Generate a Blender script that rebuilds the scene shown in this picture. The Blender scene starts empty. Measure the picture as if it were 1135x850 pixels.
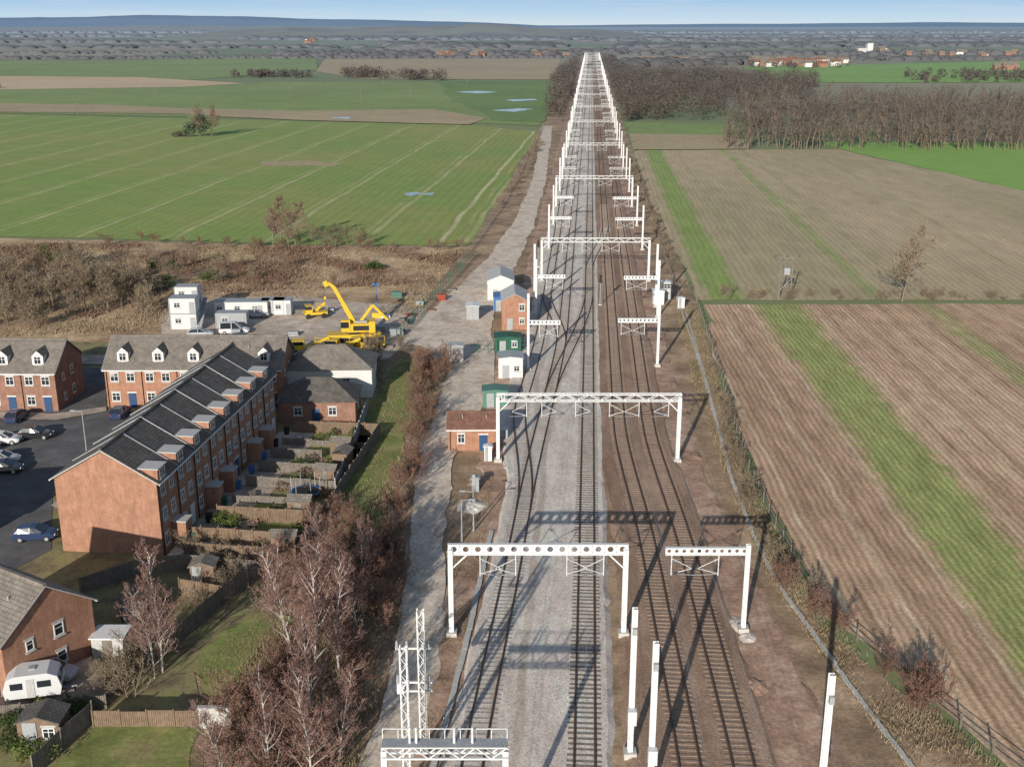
import bpy, math, random
import numpy as np
from mathutils import Vector, Matrix
random.seed(7); RNG=np.random.default_rng(11)
S=bpy.context.scene
# ------------------------------------------------------------------ survey frame
FPX=1250.0; H=50.0; TH=math.atan(397/FPX); CT=math.cos(TH); ST=math.sin(TH)
def G(u,v,h=0.0):
    Z=FPX*(H-h)/((v-28.0)*CT)
    return ((u-567.5)/FPX*Z,(Z-(H-h)*ST)/CT)
def RX(o,y): return 0.0671*y+1.06+o
# ------------------------------------------------------------------ materials
def newmat(name,rough=0.9,spec=0.3):
    m=bpy.data.materials.new(name); m.use_nodes=True
    b=m.node_tree.nodes['Principled BSDF']; b.inputs['Roughness'].default_value=rough
    b.inputs['Specular IOR Level'].default_value=spec
    return m,m.node_tree.nodes,m.node_tree.links,b
def ramp(N,L,fac,stops):
    r=N.new('ShaderNodeValToRGB'); e=r.color_ramp.elements
    while len(e)<len(stops): e.new(0.5)
    for i,(p,c) in enumerate(stops):
        e[i].position=p; e[i].color=(c[0],c[1],c[2],1)
    L.new(fac,r.inputs[0]); return r.outputs[0]
def mix(N,L,fac,a,b,mode='MIX'):
    m=N.new('ShaderNodeMix'); m.data_type='RGBA'; m.blend_type=mode
    for s,x in ((0,fac),(6,a),(7,b)):
        if isinstance(x,(int,float)): m.inputs[s].default_value=x
        elif isinstance(x,(tuple,list)): m.inputs[s].default_value=(x[0],x[1],x[2],1)
        else: L.new(x,m.inputs[s])
    return m.outputs[2]
def noise(N,L,vec,scale,detail=3,rough=0.6):
    n=N.new('ShaderNodeTexNoise'); n.inputs['Scale'].default_value=scale
    n.inputs['Detail'].default_value=detail; n.inputs['Roughness'].default_value=rough
    L.new(vec,n.inputs['Vector']); return n.outputs['Fac']
def mapping(N,L,vec,rot=0,sc=(1,1,1)):
    m=N.new('ShaderNodeMapping'); m.inputs['Rotation'].default_value=(0,0,rot); m.inputs['Scale'].default_value=sc
    L.new(vec,m.inputs['Vector']); return m.outputs[0]
def math_(N,L,op,a,b=None,c=None):
    m=N.new('ShaderNodeMath'); m.operation=op
    for i,x in enumerate((a,b,c)):
        if x is None: continue
        if isinstance(x,(int,float)): m.inputs[i].default_value=x
        else: L.new(x,m.inputs[i])
    return m.outputs[0]
def hazed(N,L,col,pos,scale=9000.0,hc=(0.36,0.45,0.58)):  # aerial haze painted into the surface colour, growing with distance; no volume
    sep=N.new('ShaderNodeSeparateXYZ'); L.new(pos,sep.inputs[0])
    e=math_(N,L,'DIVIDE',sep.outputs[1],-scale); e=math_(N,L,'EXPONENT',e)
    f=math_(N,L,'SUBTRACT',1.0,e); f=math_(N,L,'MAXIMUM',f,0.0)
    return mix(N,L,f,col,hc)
GT=(1.56,1.42,1.30)
def ground_mat(name,stops,scale=0.05,fine=2.0,fineamt=0.35,stretch=(1,1,1),rot=0,stripes=None,lines=None,bump=0.0,haze=9000.0,rough=0.95,mid=0.4,midamt=0.3,bumpscale=None):
    m,N,L,b=newmat(name,rough,0.1)
    pos=N.new('ShaderNodeNewGeometry').outputs['Position']
    v=mapping(N,L,pos,rot,stretch)
    gt=lambda c:tuple(min(.72,x*g_) for x,g_ in zip(c,GT))
    n1=noise(N,L,v,scale,5,0.62)
    c=ramp(N,L,n1,[(p,gt(q)) for p,q in stops])
    n2=noise(N,L,v,mid,4,0.65)
    f2=math_(N,L,'MULTIPLY_ADD',n2,midamt*2,(1-midamt))
    n3=noise(N,L,pos,fine,2,0.7)
    f3=math_(N,L,'MULTIPLY_ADD',n3,fineamt*2,1-fineamt)
    f=math_(N,L,'MULTIPLY',f2,f3)
    if stripes:
        per,amt=stripes[:2]; r=stripes[2] if len(stripes)>2 else rot
        w=N.new('ShaderNodeTexWave'); w.inputs['Scale'].default_value=1.0/per*0.314
        w.inputs['Distortion'].default_value=3.5; w.inputs['Detail'].default_value=2; w.inputs['Detail Scale'].default_value=0.6
        L.new(mapping(N,L,pos,r),w.inputs['Vector'])
        f=math_(N,L,'MULTIPLY',f,math_(N,L,'MULTIPLY_ADD',w.outputs['Fac'],amt*2,1-amt))
    if lines:
        wob=math_(N,L,'MULTIPLY',noise(N,L,pos,0.03,1),3.0); rag=noise(N,L,pos,0.35,3,0.7); brk=noise(N,L,pos,0.06,4,0.7)
        for (per,wid,lc,amt,r,off) in lines:
            mp=mapping(N,L,pos,r); sep=N.new('ShaderNodeSeparateXYZ'); L.new(mp,sep.inputs[0])
            x=math_(N,L,'ADD',sep.outputs[0],wob); x=math_(N,L,'ADD',x,off)
            if wid>1.2: x=math_(N,L,'ADD',x,math_(N,L,'MULTIPLY_ADD',rag,wid*1.2,-wid*0.6))
            x=math_(N,L,'MODULO',math_(N,L,'ADD',x,per*200),per)
            d=math_(N,L,'ABSOLUTE',math_(N,L,'SUBTRACT',x,per/2))
            mr=N.new('ShaderNodeMapRange'); mr.inputs[1].default_value=wid; mr.inputs[2].default_value=wid*0.5
            mr.inputs[3].default_value=0; mr.inputs[4].default_value=amt; L.new(d,mr.inputs[0])
            kk=(1.6,0.35) if wid>3 else (2.6,-0.35)
            k=math_(N,L,'MULTIPLY',mr.outputs[0],math_(N,L,'MULTIPLY_ADD',brk,kk[0],kk[1])); k=math_(N,L,'MAXIMUM',k,0.0)
            k=math_(N,L,'MINIMUM',k,1.0)
            c=mix(N,L,k,c,gt(lc))
    cc=N.new('ShaderNodeVectorMath'); cc.operation='SCALE'; L.new(c,cc.inputs[0]); L.new(f,cc.inputs['Scale'])
    c=cc.outputs[0]
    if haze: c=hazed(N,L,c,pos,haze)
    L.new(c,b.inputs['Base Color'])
    if bump:
        bp=N.new('ShaderNodeBump'); bp.inputs['Strength'].default_value=min(1,bump); bp.inputs['Distance'].default_value=0.04
        L.new(noise(N,L,pos,bumpscale or fine,2,0.7),bp.inputs['Height']); L.new(bp.outputs[0],b.inputs['Normal'])
    return m
def obj_mat(name,c1,c2,scale=2.0,rough=0.8,bump=0.0,spec=0.3,metal=0.0,world=False,stretch=(1,1,1)):
    m,N,L,b=newmat(name,rough,spec); b.inputs['Metallic'].default_value=metal
    tc=N.new('ShaderNodeTexCoord'); pos=N.new('ShaderNodeNewGeometry').outputs['Position'] if world else tc.outputs['Object']
    v=mapping(N,L,pos,0,stretch)
    c=mix(N,L,noise(N,L,v,scale,4,0.65),c1,c2)
    n=noise(N,L,v,scale*6,2,0.7)
    c=mix(N,L,0.35,c,ramp(N,L,n,[(0.3,[x*0.6 for x in c1]),(0.7,[min(1,x*1.3) for x in c2])]))
    L.new(c,b.inputs['Base Color'])
    return m
def island_mat(name,cols,rough=0.9,haze=False,nscale=0.15,isl=0.7,hc=(0.36,0.45,0.58)):
    m,N,L,b=newmat(name,rough,0.1)
    g=N.new('ShaderNodeNewGeometry')
    st=[(i/(len(cols)-1) if len(cols)>1 else 0,c) for i,c in enumerate(cols)]
    k=math_(N,L,'MULTIPLY_ADD',noise(N,L,g.outputs['Position'],nscale,2),2.0-isl,-(1-isl)*0.9-0.1)
    k=math_(N,L,'ADD',k,math_(N,L,'MULTIPLY',g.outputs['Random Per Island'],isl))
    k=math_(N,L,'MULTIPLY',k,0.8)
    c=ramp(N,L,k,st)
    if haze: c=hazed(N,L,c,g.outputs['Position'],haze if haze is not True else 9000.0,hc)
    L.new(c,b.inputs['Base Color']); return m
def brick_mat(name,c1,c2,mortar,sc=1.0):
    m,N,L,b=newmat(name,0.9,0.2)
    tc=N.new('ShaderNodeTexCoord')
    s=N.new('ShaderNodeSeparateXYZ'); L.new(tc.outputs['Object'],s.inputs[0])
    cb=N.new('ShaderNodeCombineXYZ'); L.new(math_(N,L,'ADD',s.outputs[0],s.outputs[1]),cb.inputs[0]); L.new(s.outputs[2],cb.inputs[1])
    br=N.new('ShaderNodeTexBrick'); L.new(cb.outputs[0],br.inputs['Vector'])
    br.inputs['Color1'].default_value=(*c1,1); br.inputs['Color2'].default_value=(*c2,1); br.inputs['Mortar'].default_value=(*mortar,1)
    br.inputs['Scale'].default_value=1.0; br.inputs['Brick Width'].default_value=0.225; br.inputs['Row Height'].default_value=0.075
    br.inputs['Mortar Size'].default_value=0.008
    n=noise(N,L,tc.outputs['Object'],0.9,4,0.7)
    c=mix(N,L,1.0,br.outputs[0],ramp(N,L,n,[(0.25,(0.68,0.66,0.66)),(0.75,(1.15,1.12,1.1))]),'MULTIPLY')
    n=noise(N,L,mapping(N,L,tc.outputs['Object'],0,(1,1,0.25)),3.0,4,0.7)
    c=mix(N,L,1.0,c,ramp(N,L,n,[(0.3,(0.8,0.8,0.8)),(0.65,(1.05,1.05,1.05))]),'MULTIPLY')
    L.new(c,b.inputs['Base Color']); return m
def tile_mat(name,c1,c2):
    m,N,L,b=newmat(name,0.75,0.3)
    tc=N.new('ShaderNodeTexCoord')
    br=N.new('ShaderNodeTexBrick'); L.new(tc.outputs['Object'],br.inputs['Vector'])
    br.inputs['Color1'].default_value=(*c1,1); br.inputs['Color2'].default_value=(*c2,1); br.inputs['Mortar'].default_value=(*[x*0.45 for x in c1],1)
    br.inputs['Scale'].default_value=1.0; br.inputs['Brick Width'].default_value=0.33; br.inputs['Row Height'].default_value=0.30
    br.inputs['Mortar Size'].default_value=0.02
    n=noise(N,L,tc.outputs['Object'],0.7,4,0.7)
    c=mix(N,L,1.0,br.outputs[0],ramp(N,L,n,[(0.25,(0.65,0.65,0.62)),(0.75,(1.3,1.28,1.2))]),'MULTIPLY')
    L.new(c,b.inputs['Base Color']); return m
M={}
rd=math.radians
M['field_green']=ground_mat('winter_wheat',[(0.25,(0.26,0.24,0.10)),(0.42,(0.19,0.235,0.075)),(0.60,(0.155,0.235,0.065)),(0.8,(0.22,0.24,0.095))],scale=0.010,fine=1.2,fineamt=0.3,
   lines=[(24,0.9,(0.33,0.33,0.19),0.6,rd(5.5),0),(24,0.5,(0.33,0.33,0.19),0.4,rd(5.5),2.2),(600,0.8,(0.36,0.36,0.22),1.0,rd(5.5),300+42)],stripes=(3.0,0.05,rd(5.5)),midamt=0.2,mid=0.12)
M['field_green2']=ground_mat('pasture_green',[(0.3,(0.14,0.20,0.07)),(0.7,(0.18,0.25,0.09))],scale=0.008,fine=0.3,midamt=0.2,mid=0.05)
M['field_bright']=ground_mat('bright_crop',[(0.3,(0.14,0.27,0.06)),(0.7,(0.18,0.31,0.08))],scale=0.01,fine=0.5,fineamt=0.15,midamt=0.12,mid=0.08)
M['field_dark']=ground_mat('damp_pasture',[(0.3,(0.10,0.17,0.055)),(0.7,(0.14,0.21,0.07))],scale=0.008,fine=0.3,midamt=0.2,mid=0.05)
M['field_tan']=ground_mat('stubble_pale',[(0.3,(0.37,0.30,0.20)),(0.7,(0.44,0.36,0.25))],scale=0.008,fine=0.3,midamt=0.15,mid=0.05)
M['field_brown']=ground_mat('bare_soil_far',[(0.3,(0.27,0.22,0.145)),(0.7,(0.30,0.27,0.17))],scale=0.006,fine=0.3,midamt=0.2,mid=0.03)
M['field_mid']=ground_mat('stubble_field',[(0.28,(0.24,0.225,0.135)),(0.5,(0.31,0.27,0.18)),(0.72,(0.36,0.30,0.21))],scale=0.02,fine=1.6,fineamt=0.35,stretch=(1,0.25,1),rot=rd(3.94),
   lines=[(600,4.4,(0.18,0.25,0.08),0.95,rd(3.94),300-27.5),(600,2.0,(0.20,0.25,0.10),0.7,rd(3.94),300-57),(28,0.9,(0.23,0.24,0.13),0.5,rd(3.94),5)],stripes=(1.5,0.08,rd(3.94)),midamt=0.35,mid=0.25)
M['field_plough']=ground_mat('maize_stubble_field',[(0.25,(0.25,0.175,0.12)),(0.5,(0.34,0.25,0.175)),(0.75,(0.43,0.335,0.24))],scale=0.035,fine=3.0,fineamt=0.65,stretch=(1,0.3,1),rot=rd(1.5),
   lines=[(5.6,0.40,(0.19,0.13,0.09),0.5,rd(1.5),0),(5.6,0.35,(0.50,0.42,0.31),0.4,rd(1.5),1.9),(400,5.4,(0.215,0.25,0.095),0.95,rd(1.5),200-45.5),(400,2.6,(0.23,0.25,0.11),0.75,rd(1.5),200-73.5)],stripes=(0.8,0.2,rd(1.5)),midamt=0.6,mid=0.5,bump=0.4)
M['scrub']=ground_mat('rough_scrub_ground',[(0.3,(0.15,0.105,0.065)),(0.45,(0.27,0.20,0.13)),(0.58,(0.40,0.31,0.20)),(0.75,(0.22,0.21,0.10))],scale=0.07,fine=1.5,fineamt=0.6,midamt=0.6,bump=0.5)
M['earth']=ground_mat('lineside_earth',[(0.3,(0.13,0.095,0.065)),(0.5,(0.23,0.175,0.12)),(0.62,(0.32,0.245,0.175)),(0.78,(0.19,0.19,0.09))],scale=0.12,fine=2.5,fineamt=0.6,midamt=0.55,bump=0.5)
M['cess']=ground_mat('cess_spoil',[(0.3,(0.18,0.125,0.095)),(0.5,(0.27,0.19,0.145)),(0.7,(0.38,0.30,0.24))],scale=0.2,fine=3,fineamt=0.65,midamt=0.55,mid=0.7,bump=0.5)
M['grass']=ground_mat('rough_grass',[(0.3,(0.11,0.13,0.045)),(0.5,(0.145,0.18,0.06)),(0.65,(0.20,0.19,0.09)),(0.8,(0.25,0.22,0.12))],scale=0.25,fine=3,fineamt=0.5,midamt=0.45)
M['gravel']=ground_mat('access_track_gravel',[(0.3,(0.32,0.28,0.235)),(0.5,(0.43,0.39,0.34)),(0.7,(0.47,0.435,0.385))],scale=0.15,fine=3,fineamt=0.5,midamt=0.45,mid=0.6,bump=0.2)
M['yard']=ground_mat('compound_hardstanding',[(0.3,(0.25,0.22,0.19)),(0.7,(0.43,0.39,0.34))],scale=0.1,fine=3,fineamt=0.5,midamt=0.55,bump=0.2)
M['asphalt']=ground_mat('asphalt',[(0.3,(0.07,0.073,0.08)),(0.7,(0.105,0.11,0.117))],scale=0.2,fine=6,fineamt=0.3,midamt=0.35)
M['paving']=ground_mat('paving',[(0.3,(0.22,0.195,0.17)),(0.7,(0.33,0.30,0.27))],scale=0.4,fine=4,fineamt=0.35,midamt=0.35)
M['garden']=ground_mat('garden_soil',[(0.3,(0.12,0.095,0.07)),(0.55,(0.18,0.17,0.09)),(0.7,(0.14,0.155,0.06))],scale=0.4,fine=4,fineamt=0.45,midamt=0.45)
M['ballast_grey']=ground_mat('grey_ballast',[(0.3,(0.36,0.335,0.31)),(0.5,(0.45,0.425,0.40)),(0.72,(0.52,0.495,0.47))],scale=0.25,fine=6,fineamt=0.8,stretch=(1,0.3,1),rot=rd(3.84),midamt=0.4,mid=1.2,bump=0.6,bumpscale=9,
   lines=[(600,0.5,(0.30,0.27,0.235),0.7,rd(3.84),303.0),(600,0.5,(0.30,0.27,0.235),0.6,rd(3.84),305.0)])
M['ballast_brown']=ground_mat('rusty_ballast',[(0.3,(0.16,0.11,0.08)),(0.5,(0.22,0.16,0.12)),(0.72,(0.29,0.22,0.17))],scale=0.2,fine=6,fineamt=0.8,stretch=(1,0.3,1),rot=rd(3.84),midamt=0.4,mid=1.0,bump=0.6,bumpscale=9)
M['white']=obj_mat('galvanised_white_steel',(0.56,0.57,0.57),(0.78,0.78,0.76),1.5,0.5)
M['concrete']=obj_mat('concrete',(0.42,0.40,0.37),(0.58,0.56,0.52),1.5,0.9,0.2)
M['rail']=obj_mat('rail_steel',(0.085,0.048,0.033),(0.15,0.092,0.064),1.0,0.6,world=True)
M['sleeper_d']=obj_mat('sleeper_dark',(0.30,0.265,0.23),(0.46,0.42,0.375),0.5,0.9,world=True)
M['sleeper_a']=obj_mat('sleeper_timber',(0.15,0.125,0.10),(0.32,0.28,0.235),0.5,0.9,world=True)
M['sleeper_b']=obj_mat('sleeper_concrete',(0.21,0.15,0.115),(0.38,0.295,0.23),0.5,0.9,world=True)
M['brick']=brick_mat('red_brick',(0.46,0.22,0.13),(0.38,0.17,0.105),(0.43,0.33,0.26))
M['brick2']=brick_mat('dark_red_brick',(0.35,0.17,0.115),(0.28,0.13,0.09),(0.35,0.29,0.24))
M['slate']=tile_mat('grey_roof_tiles',(0.22,0.19,0.17),(0.28,0.25,0.225))
M['slate_d']=tile_mat('slate_roof',(0.12,0.108,0.10),(0.165,0.15,0.14))
M['redtile']=tile_mat('red_roof_tiles',(0.22,0.11,0.085),(0.28,0.15,0.115))
M['upvc']=obj_mat('white_upvc',(0.68,0.68,0.66),(0.78,0.78,0.76),1,0.4)
M['render']=obj_mat('white_render',(0.58,0.57,0.54),(0.70,0.69,0.66),0.8,0.8)
M['lead']=obj_mat('pale_lead',(0.42,0.41,0.40),(0.55,0.54,0.52),1.2,0.6)
gm,N_,L_,b_=newmat('window_glass',0.08,0.8); b_.inputs['Base Color'].default_value=(0.025,0.03,0.038,1); M['glass']=gm
M['timber']=obj_mat('fence_timber',(0.14,0.095,0.065),(0.27,0.19,0.13),0.4,0.9,0.2,world=True)
M['timber_g']=obj_mat('weathered_timber',(0.12,0.105,0.09),(0.27,0.235,0.20),0.4,0.9,0.2,world=True)
M['doorblue']=obj_mat('blue_door_paint',(0.03,0.07,0.16),(0.04,0.09,0.2),1,0.4)
M['yellow']=obj_mat('yellow_paint',(0.58,0.36,0.02),(0.78,0.52,0.05),1.2,0.5)
M['black']=obj_mat('black_rubber',(0.02,0.02,0.02),(0.035,0.035,0.035),2,0.7)
M['greenp']=obj_mat('green_paint',(0.02,0.09,0.055),(0.03,0.12,0.075),1,0.55)
M['teal']=obj_mat('teal_cabinet_paint',(0.08,0.18,0.14),(0.11,0.23,0.18),1,0.6)
M['bluep']=obj_mat('blue_paint',(0.04,0.12,0.32),(0.06,0.17,0.4),1,0.5)
M['redp']=obj_mat('red_paint',(0.30,0.05,0.035),(0.38,0.08,0.05),1,0.5)
M['greyp']=obj_mat('grey_paint',(0.28,0.29,0.30),(0.40,0.41,0.42),1,0.5)
M['bark']=obj_mat('brown_bark',(0.15,0.115,0.09),(0.27,0.215,0.17),1.5,0.95)
M['bark_wood']=obj_mat('woodland_bark',(0.15,0.115,0.085),(0.27,0.21,0.16),0.2,0.95,world=True)
M['bark_pale']=obj_mat('silver_birch_bark',(0.28,0.24,0.21),(0.60,0.55,0.50),1.2,0.9)
M['twig_purple']=island_mat('birch_twigs',[(0.15,0.08,0.066),(0.25,0.15,0.125),(0.35,0.24,0.205)])
M['twig_red']=island_mat('bramble_stems',[(0.12,0.062,0.046),(0.22,0.12,0.088),(0.31,0.20,0.15)])
M['twig_brown']=island_mat('twigs_brown',[(0.13,0.10,0.068),(0.24,0.185,0.125),(0.36,0.29,0.20)])
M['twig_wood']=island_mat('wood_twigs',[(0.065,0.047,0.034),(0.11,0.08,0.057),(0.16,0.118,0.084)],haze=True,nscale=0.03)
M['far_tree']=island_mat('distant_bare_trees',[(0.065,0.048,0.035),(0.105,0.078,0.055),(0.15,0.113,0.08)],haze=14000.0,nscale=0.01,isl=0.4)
M['far_blob']=island_mat('far_woodland_canopy',[(0.075,0.058,0.042),(0.10,0.08,0.056),(0.105,0.095,0.058)],haze=6000.0,nscale=0.003,isl=0.1,hc=(0.22,0.275,0.355))  # canopy colour blends towards its own painted haze tint with distance
M['far_green']=island_mat('distant_evergreens',[(0.03,0.04,0.02),(0.05,0.065,0.03),(0.08,0.09,0.045)],haze=12000.0,nscale=0.01,isl=0.4)
M['leaf']=island_mat('evergreen_leaves',[(0.03,0.045,0.018),(0.06,0.09,0.03),(0.10,0.14,0.045)],nscale=0.8)
M['hedge']=island_mat('garden_hedge_leaves',[(0.05,0.07,0.02),(0.11,0.15,0.04),(0.20,0.24,0.07)],nscale=0.8)
M['drygrass']=island_mat('dry_grass_blades',[(0.13,0.10,0.06),(0.24,0.185,0.115),(0.34,0.27,0.175),(0.17,0.17,0.08)],nscale=0.2)
M['reed']=island_mat('pale_reeds',[(0.19,0.14,0.09),(0.31,0.24,0.16),(0.42,0.34,0.23)],nscale=0.08,isl=0.5)
M['bramble']=island_mat('bramble_scrub',[(0.08,0.048,0.035),(0.16,0.10,0.072),(0.23,0.15,0.105),(0.15,0.13,0.07)],nscale=0.3)
# ------------------------------------------------------------------ mesh helpers
def link(o,parent=None):
    S.collection.objects.link(o)
    if parent is not None: o.parent=parent
    return o
def empty(name,loc=(0,0,0),rz=0):
    e=bpy.data.objects.new(name,None); e.location=loc; e.rotation_euler=(0,0,rz); e.empty_display_size=0.5
    return link(e)
class MB:
    def __init__(s): s.v=[]; s.f=[]; s.m=[]; s.mats=[]
    def mi(s,k):
        if k not in s.mats: s.mats.append(k)
        return s.mats.index(k)
    def add(s,vs,fs,k):
        b=len(s.v); s.v+= [tuple(x) for x in vs]; i=s.mi(k)
        for f in fs: s.f.append([b+j for j in f]); s.m.append(i)
    def box(s,c,d,k,rz=0.0):
        hx,hy,hz=d[0]/2,d[1]/2,d[2]/2; cs,sn=math.cos(rz),math.sin(rz)
        vs=[]
        for z in (-hz,hz):
            for x,y in ((-hx,-hy),(hx,-hy),(hx,hy),(-hx,hy)):
                vs.append((c[0]+x*cs-y*sn,c[1]+x*sn+y*cs,c[2]+z))
        s.add(vs,[(3,2,1,0),(4,5,6,7),(0,1,5,4),(1,2,6,5),(2,3,7,6),(3,0,4,7)],k)
    def beam(s,p0,p1,w,h,k):
        p0=Vector(p0);p1=Vector(p1); d=(p1-p0); 
        if d.length<1e-6: return
        d.normalize(); up=Vector((0,0,1)) if abs(d.z)<0.95 else Vector((0,1,0))
        x=d.cross(up).normalized(); y=x.cross(d).normalized()
        vs=[]
        for p in (p0,p1):
            for a,b in ((-1,-1),(1,-1),(1,1),(-1,1)): vs.append(p+x*(a*w/2)+y*(b*h/2))
        s.add(vs,[(0,1,2,3),(7,6,5,4),(1,0,4,5),(2,1,5,6),(3,2,6,7),(0,3,7,4)],k)
    def cyl(s,p0,p1,r0,r1,k,n=8):
        p0=Vector(p0);p1=Vector(p1); d=(p1-p0).normalized(); up=Vector((0,0,1)) if abs(d.z)<0.95 else Vector((0,1,0))
        x=d.cross(up).normalized(); y=x.cross(d).normalized(); vs=[]
        for p,r in ((p0,r0),(p1,r1)):
            for i in range(n):
                a=2*math.pi*i/n; vs.append(p+x*(math.cos(a)*r)+y*(math.sin(a)*r))
        fs=[(i,(i+1)%n,n+(i+1)%n,n+i) for i in range(n)]+[tuple(range(n))[::-1],tuple(range(n,2*n))]
        s.add(vs,fs,k)
    def loft(s,rings,k,close=True):
        n=len(rings[0]); vs=[p for r in rings for p in r]; fs=[]
        for i in range(len(rings)-1):
            for j in range(n): fs.append((i*n+j,i*n+(j+1)%n,(i+1)*n+(j+1)%n,(i+1)*n+j))
        if close: fs+= [tuple(range(n))[::-1], tuple(range((len(rings)-1)*n,len(rings)*n))]
        s.add(vs,fs,k)
    def build(s,name,parent=None,loc=(0,0,0),rz=0,smooth=False):
        me=bpy.data.meshes.new(name); me.from_pydata(s.v,[],s.f)
        for k in s.mats: me.materials.append(M[k] if isinstance(k,str) else k)
        me.polygons.foreach_set('material_index',s.m)
        if smooth: me.polygons.foreach_set('use_smooth',[True]*len(s.f))
        me.update(); o=bpy.data.objects.new(name,me); o.location=loc; o.rotation_euler=(0,0,rz)
        return link(o,parent)
def np_mesh(name,V,Fc,mats,mi=None,parent=None,loc=None,smooth=False):
    me=bpy.data.meshes.new(name); nv=len(V); nf,k=Fc.shape
    me.vertices.add(nv); me.vertices.foreach_set('co',np.ascontiguousarray(V,dtype=np.float32).ravel())
    me.loops.add(nf*k); me.loops.foreach_set('vertex_index',np.ascontiguousarray(Fc,dtype=np.int32).ravel())
    me.polygons.add(nf); me.polygons.foreach_set('loop_start',np.arange(0,nf*k,k,dtype=np.int32))
    for m_ in mats: me.materials.append(M[m_])
    if mi is not None: me.polygons.foreach_set('material_index',np.ascontiguousarray(mi,dtype=np.int32))
    if smooth: me.polygons.foreach_set('use_smooth',np.ones(nf,dtype=bool))
    me.update(calc_edges=True)
    o=bpy.data.objects.new(name,me)
    if loc: o.location=loc
    return link(o,parent)
def inpoly(P,x,y):
    c=np.zeros(len(x),bool); n=len(P); j=n-1
    for i in range(n):
        xi,yi=P[i]; xj,yj=P[j]
        t=((yi>y)!=(yj>y))&(x<(xj-xi)*(y-yi)/(yj-yi+1e-12)+xi); c^=t; j=i
    return c
def scatter(P,n):
    P=np.array(P); lo=P.min(0); hi=P.max(0); X=[];Y=[]; t=0
    while t<n:
        x=RNG.uniform(lo[0],hi[0],n*3); y=RNG.uniform(lo[1],hi[1],n*3); m=inpoly(P,x,y)
        X.append(x[m]);Y.append(y[m]); t+=m.sum()
        if len(X)>200: break
    return np.concatenate(X)[:n],np.concatenate(Y)[:n]
def gp(pts): return [G(u,v) for u,v in pts]
def poly(name,pts,z,mat,step=None,amp=0.0,world=False):
    W=pts if world else gp(pts); out=[]; jj=0.0
    for i in range(len(W)):
        a=Vector(W[i]); b=Vector(W[(i+1)%len(W)]); d=(b-a); L=d.length
        n=max(1,min(90,int(L/step))) if step else 1
        nn=Vector((-d.y,d.x)).normalized() if L>0 else Vector((0,0))
        for j in range(n):
            p=a+d*(j/n); jj=jj*.75+random.gauss(0,amp*.6)
            if j>0 and amp: p=p+nn*(jj*min(1,2*min(j,n-j)/max(1,min(n/2,6))))
            out.append((p.x,p.y,z))
    me=bpy.data.meshes.new(name); me.from_pydata(out,[],[list(range(len(out)))])
    me.materials.append(M[mat]); me.update()
    if me.polygons[0].normal.z<0: me.flip_normals()
    return link(bpy.data.objects.new(name,me))
def clumpy(P,n,cs,keep):
    X,Y=scatter(P,n*3); ph=RNG.uniform(0,6,4)
    f=np.sin(X/cs+ph[0]+1.7*np.sin(Y/cs*.7+ph[1]))*np.sin(Y/cs*0.6+ph[2]+1.3*np.sin(X/cs*.5+ph[3]))+RNG.normal(0,.35,len(X))
    m=f>keep; return X[m][:n],Y[m][:n]
def blades(name,P,n,hmin,hmax,w,mat,z=0.0,lean=0.45,parent=None,cs=None,keep=0.0):
    x,y=clumpy(P,n,cs,keep) if cs else scatter(P,n)
    n=len(x); h=RNG.uniform(hmin,hmax,n); a=RNG.uniform(0,2*np.pi,n); ww=w*RNG.uniform(.5,1.4,n)
    lx=RNG.normal(0,lean,n)*h; ly=RNG.normal(0,lean,n)*h
    V=np.empty((n,3,3)); V[:,0]=np.stack([x-np.cos(a)*ww,y-np.sin(a)*ww,np.full(n,z)],1)
    V[:,1]=np.stack([x+np.cos(a)*ww,y+np.sin(a)*ww,np.full(n,z)],1); V[:,2]=np.stack([x+lx,y+ly,z+h],1)
    return np_mesh(name,V.reshape(-1,3),np.arange(3*n).reshape(-1,3),[mat],parent=parent)
def cloud(C,R,n,size):
    m=len(C); d=RNG.normal(size=(m,n,3)); d/=np.linalg.norm(d,axis=2,keepdims=True)
    r=RNG.uniform(0.35,1.0,(m,n,1))**0.6; lump=1+0.25*np.sin(d[:,:,0:1]*5+RNG.uniform(0,6,(m,1,1)))*np.cos(d[:,:,1:2]*4+RNG.uniform(0,6,(m,1,1)))
    P=C[:,None,:]+d*r*lump*R[:,None,:]
    s=np.asarray(size).reshape(-1,1,1,1)*RNG.uniform(0.5,1.3,(m,n,1,1))
    T=P[:,:,None,:]+RNG.normal(size=(m,n,3,3))*s
    return T.reshape(-1,3)
def cloud_obj(name,C,R,n,size,mat,parent=None):
    V=cloud(np.array(C,float),np.array(R,float),n,size); V[:,2]=np.maximum(V[:,2],0.02)
    return np_mesh(name,V,np.arange(len(V)).reshape(-1,3),[mat],parent=parent)
def frame_of(seg):
    seg=np.asarray(seg); p0=seg[:,0:3];p1=seg[:,3:6]
    d=p1-p0; d/=np.linalg.norm(d,axis=1,keepdims=True)+1e-9
    up=np.where(np.abs(d[:,2:3])<0.9,np.array([[0,0,1.]]),np.array([[1.,0,0]]))
    x=np.cross(d,up); x/=np.linalg.norm(x,axis=1,keepdims=True)+1e-9; y=np.cross(x,d); return p0,p1,x,y
def tubes(seg,n=3):
    p0,p1,x,y=frame_of(seg); r0=seg[:,6:7];r1=seg[:,7:8]
    V=[]
    for p,r in ((p0,r0),(p1,r1)):
        for i in range(n):
            a=2*math.pi*i/n; V.append(p+x*math.cos(a)*r+y*math.sin(a)*r)
    V=np.stack(V,1).reshape(-1,3); N=len(seg); b=(np.arange(N)*2*n)[:,None]
    return V,np.concatenate([b+np.array([[i,(i+1)%n,n+(i+1)%n,n+i]]) for i in range(n)],0)
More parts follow.
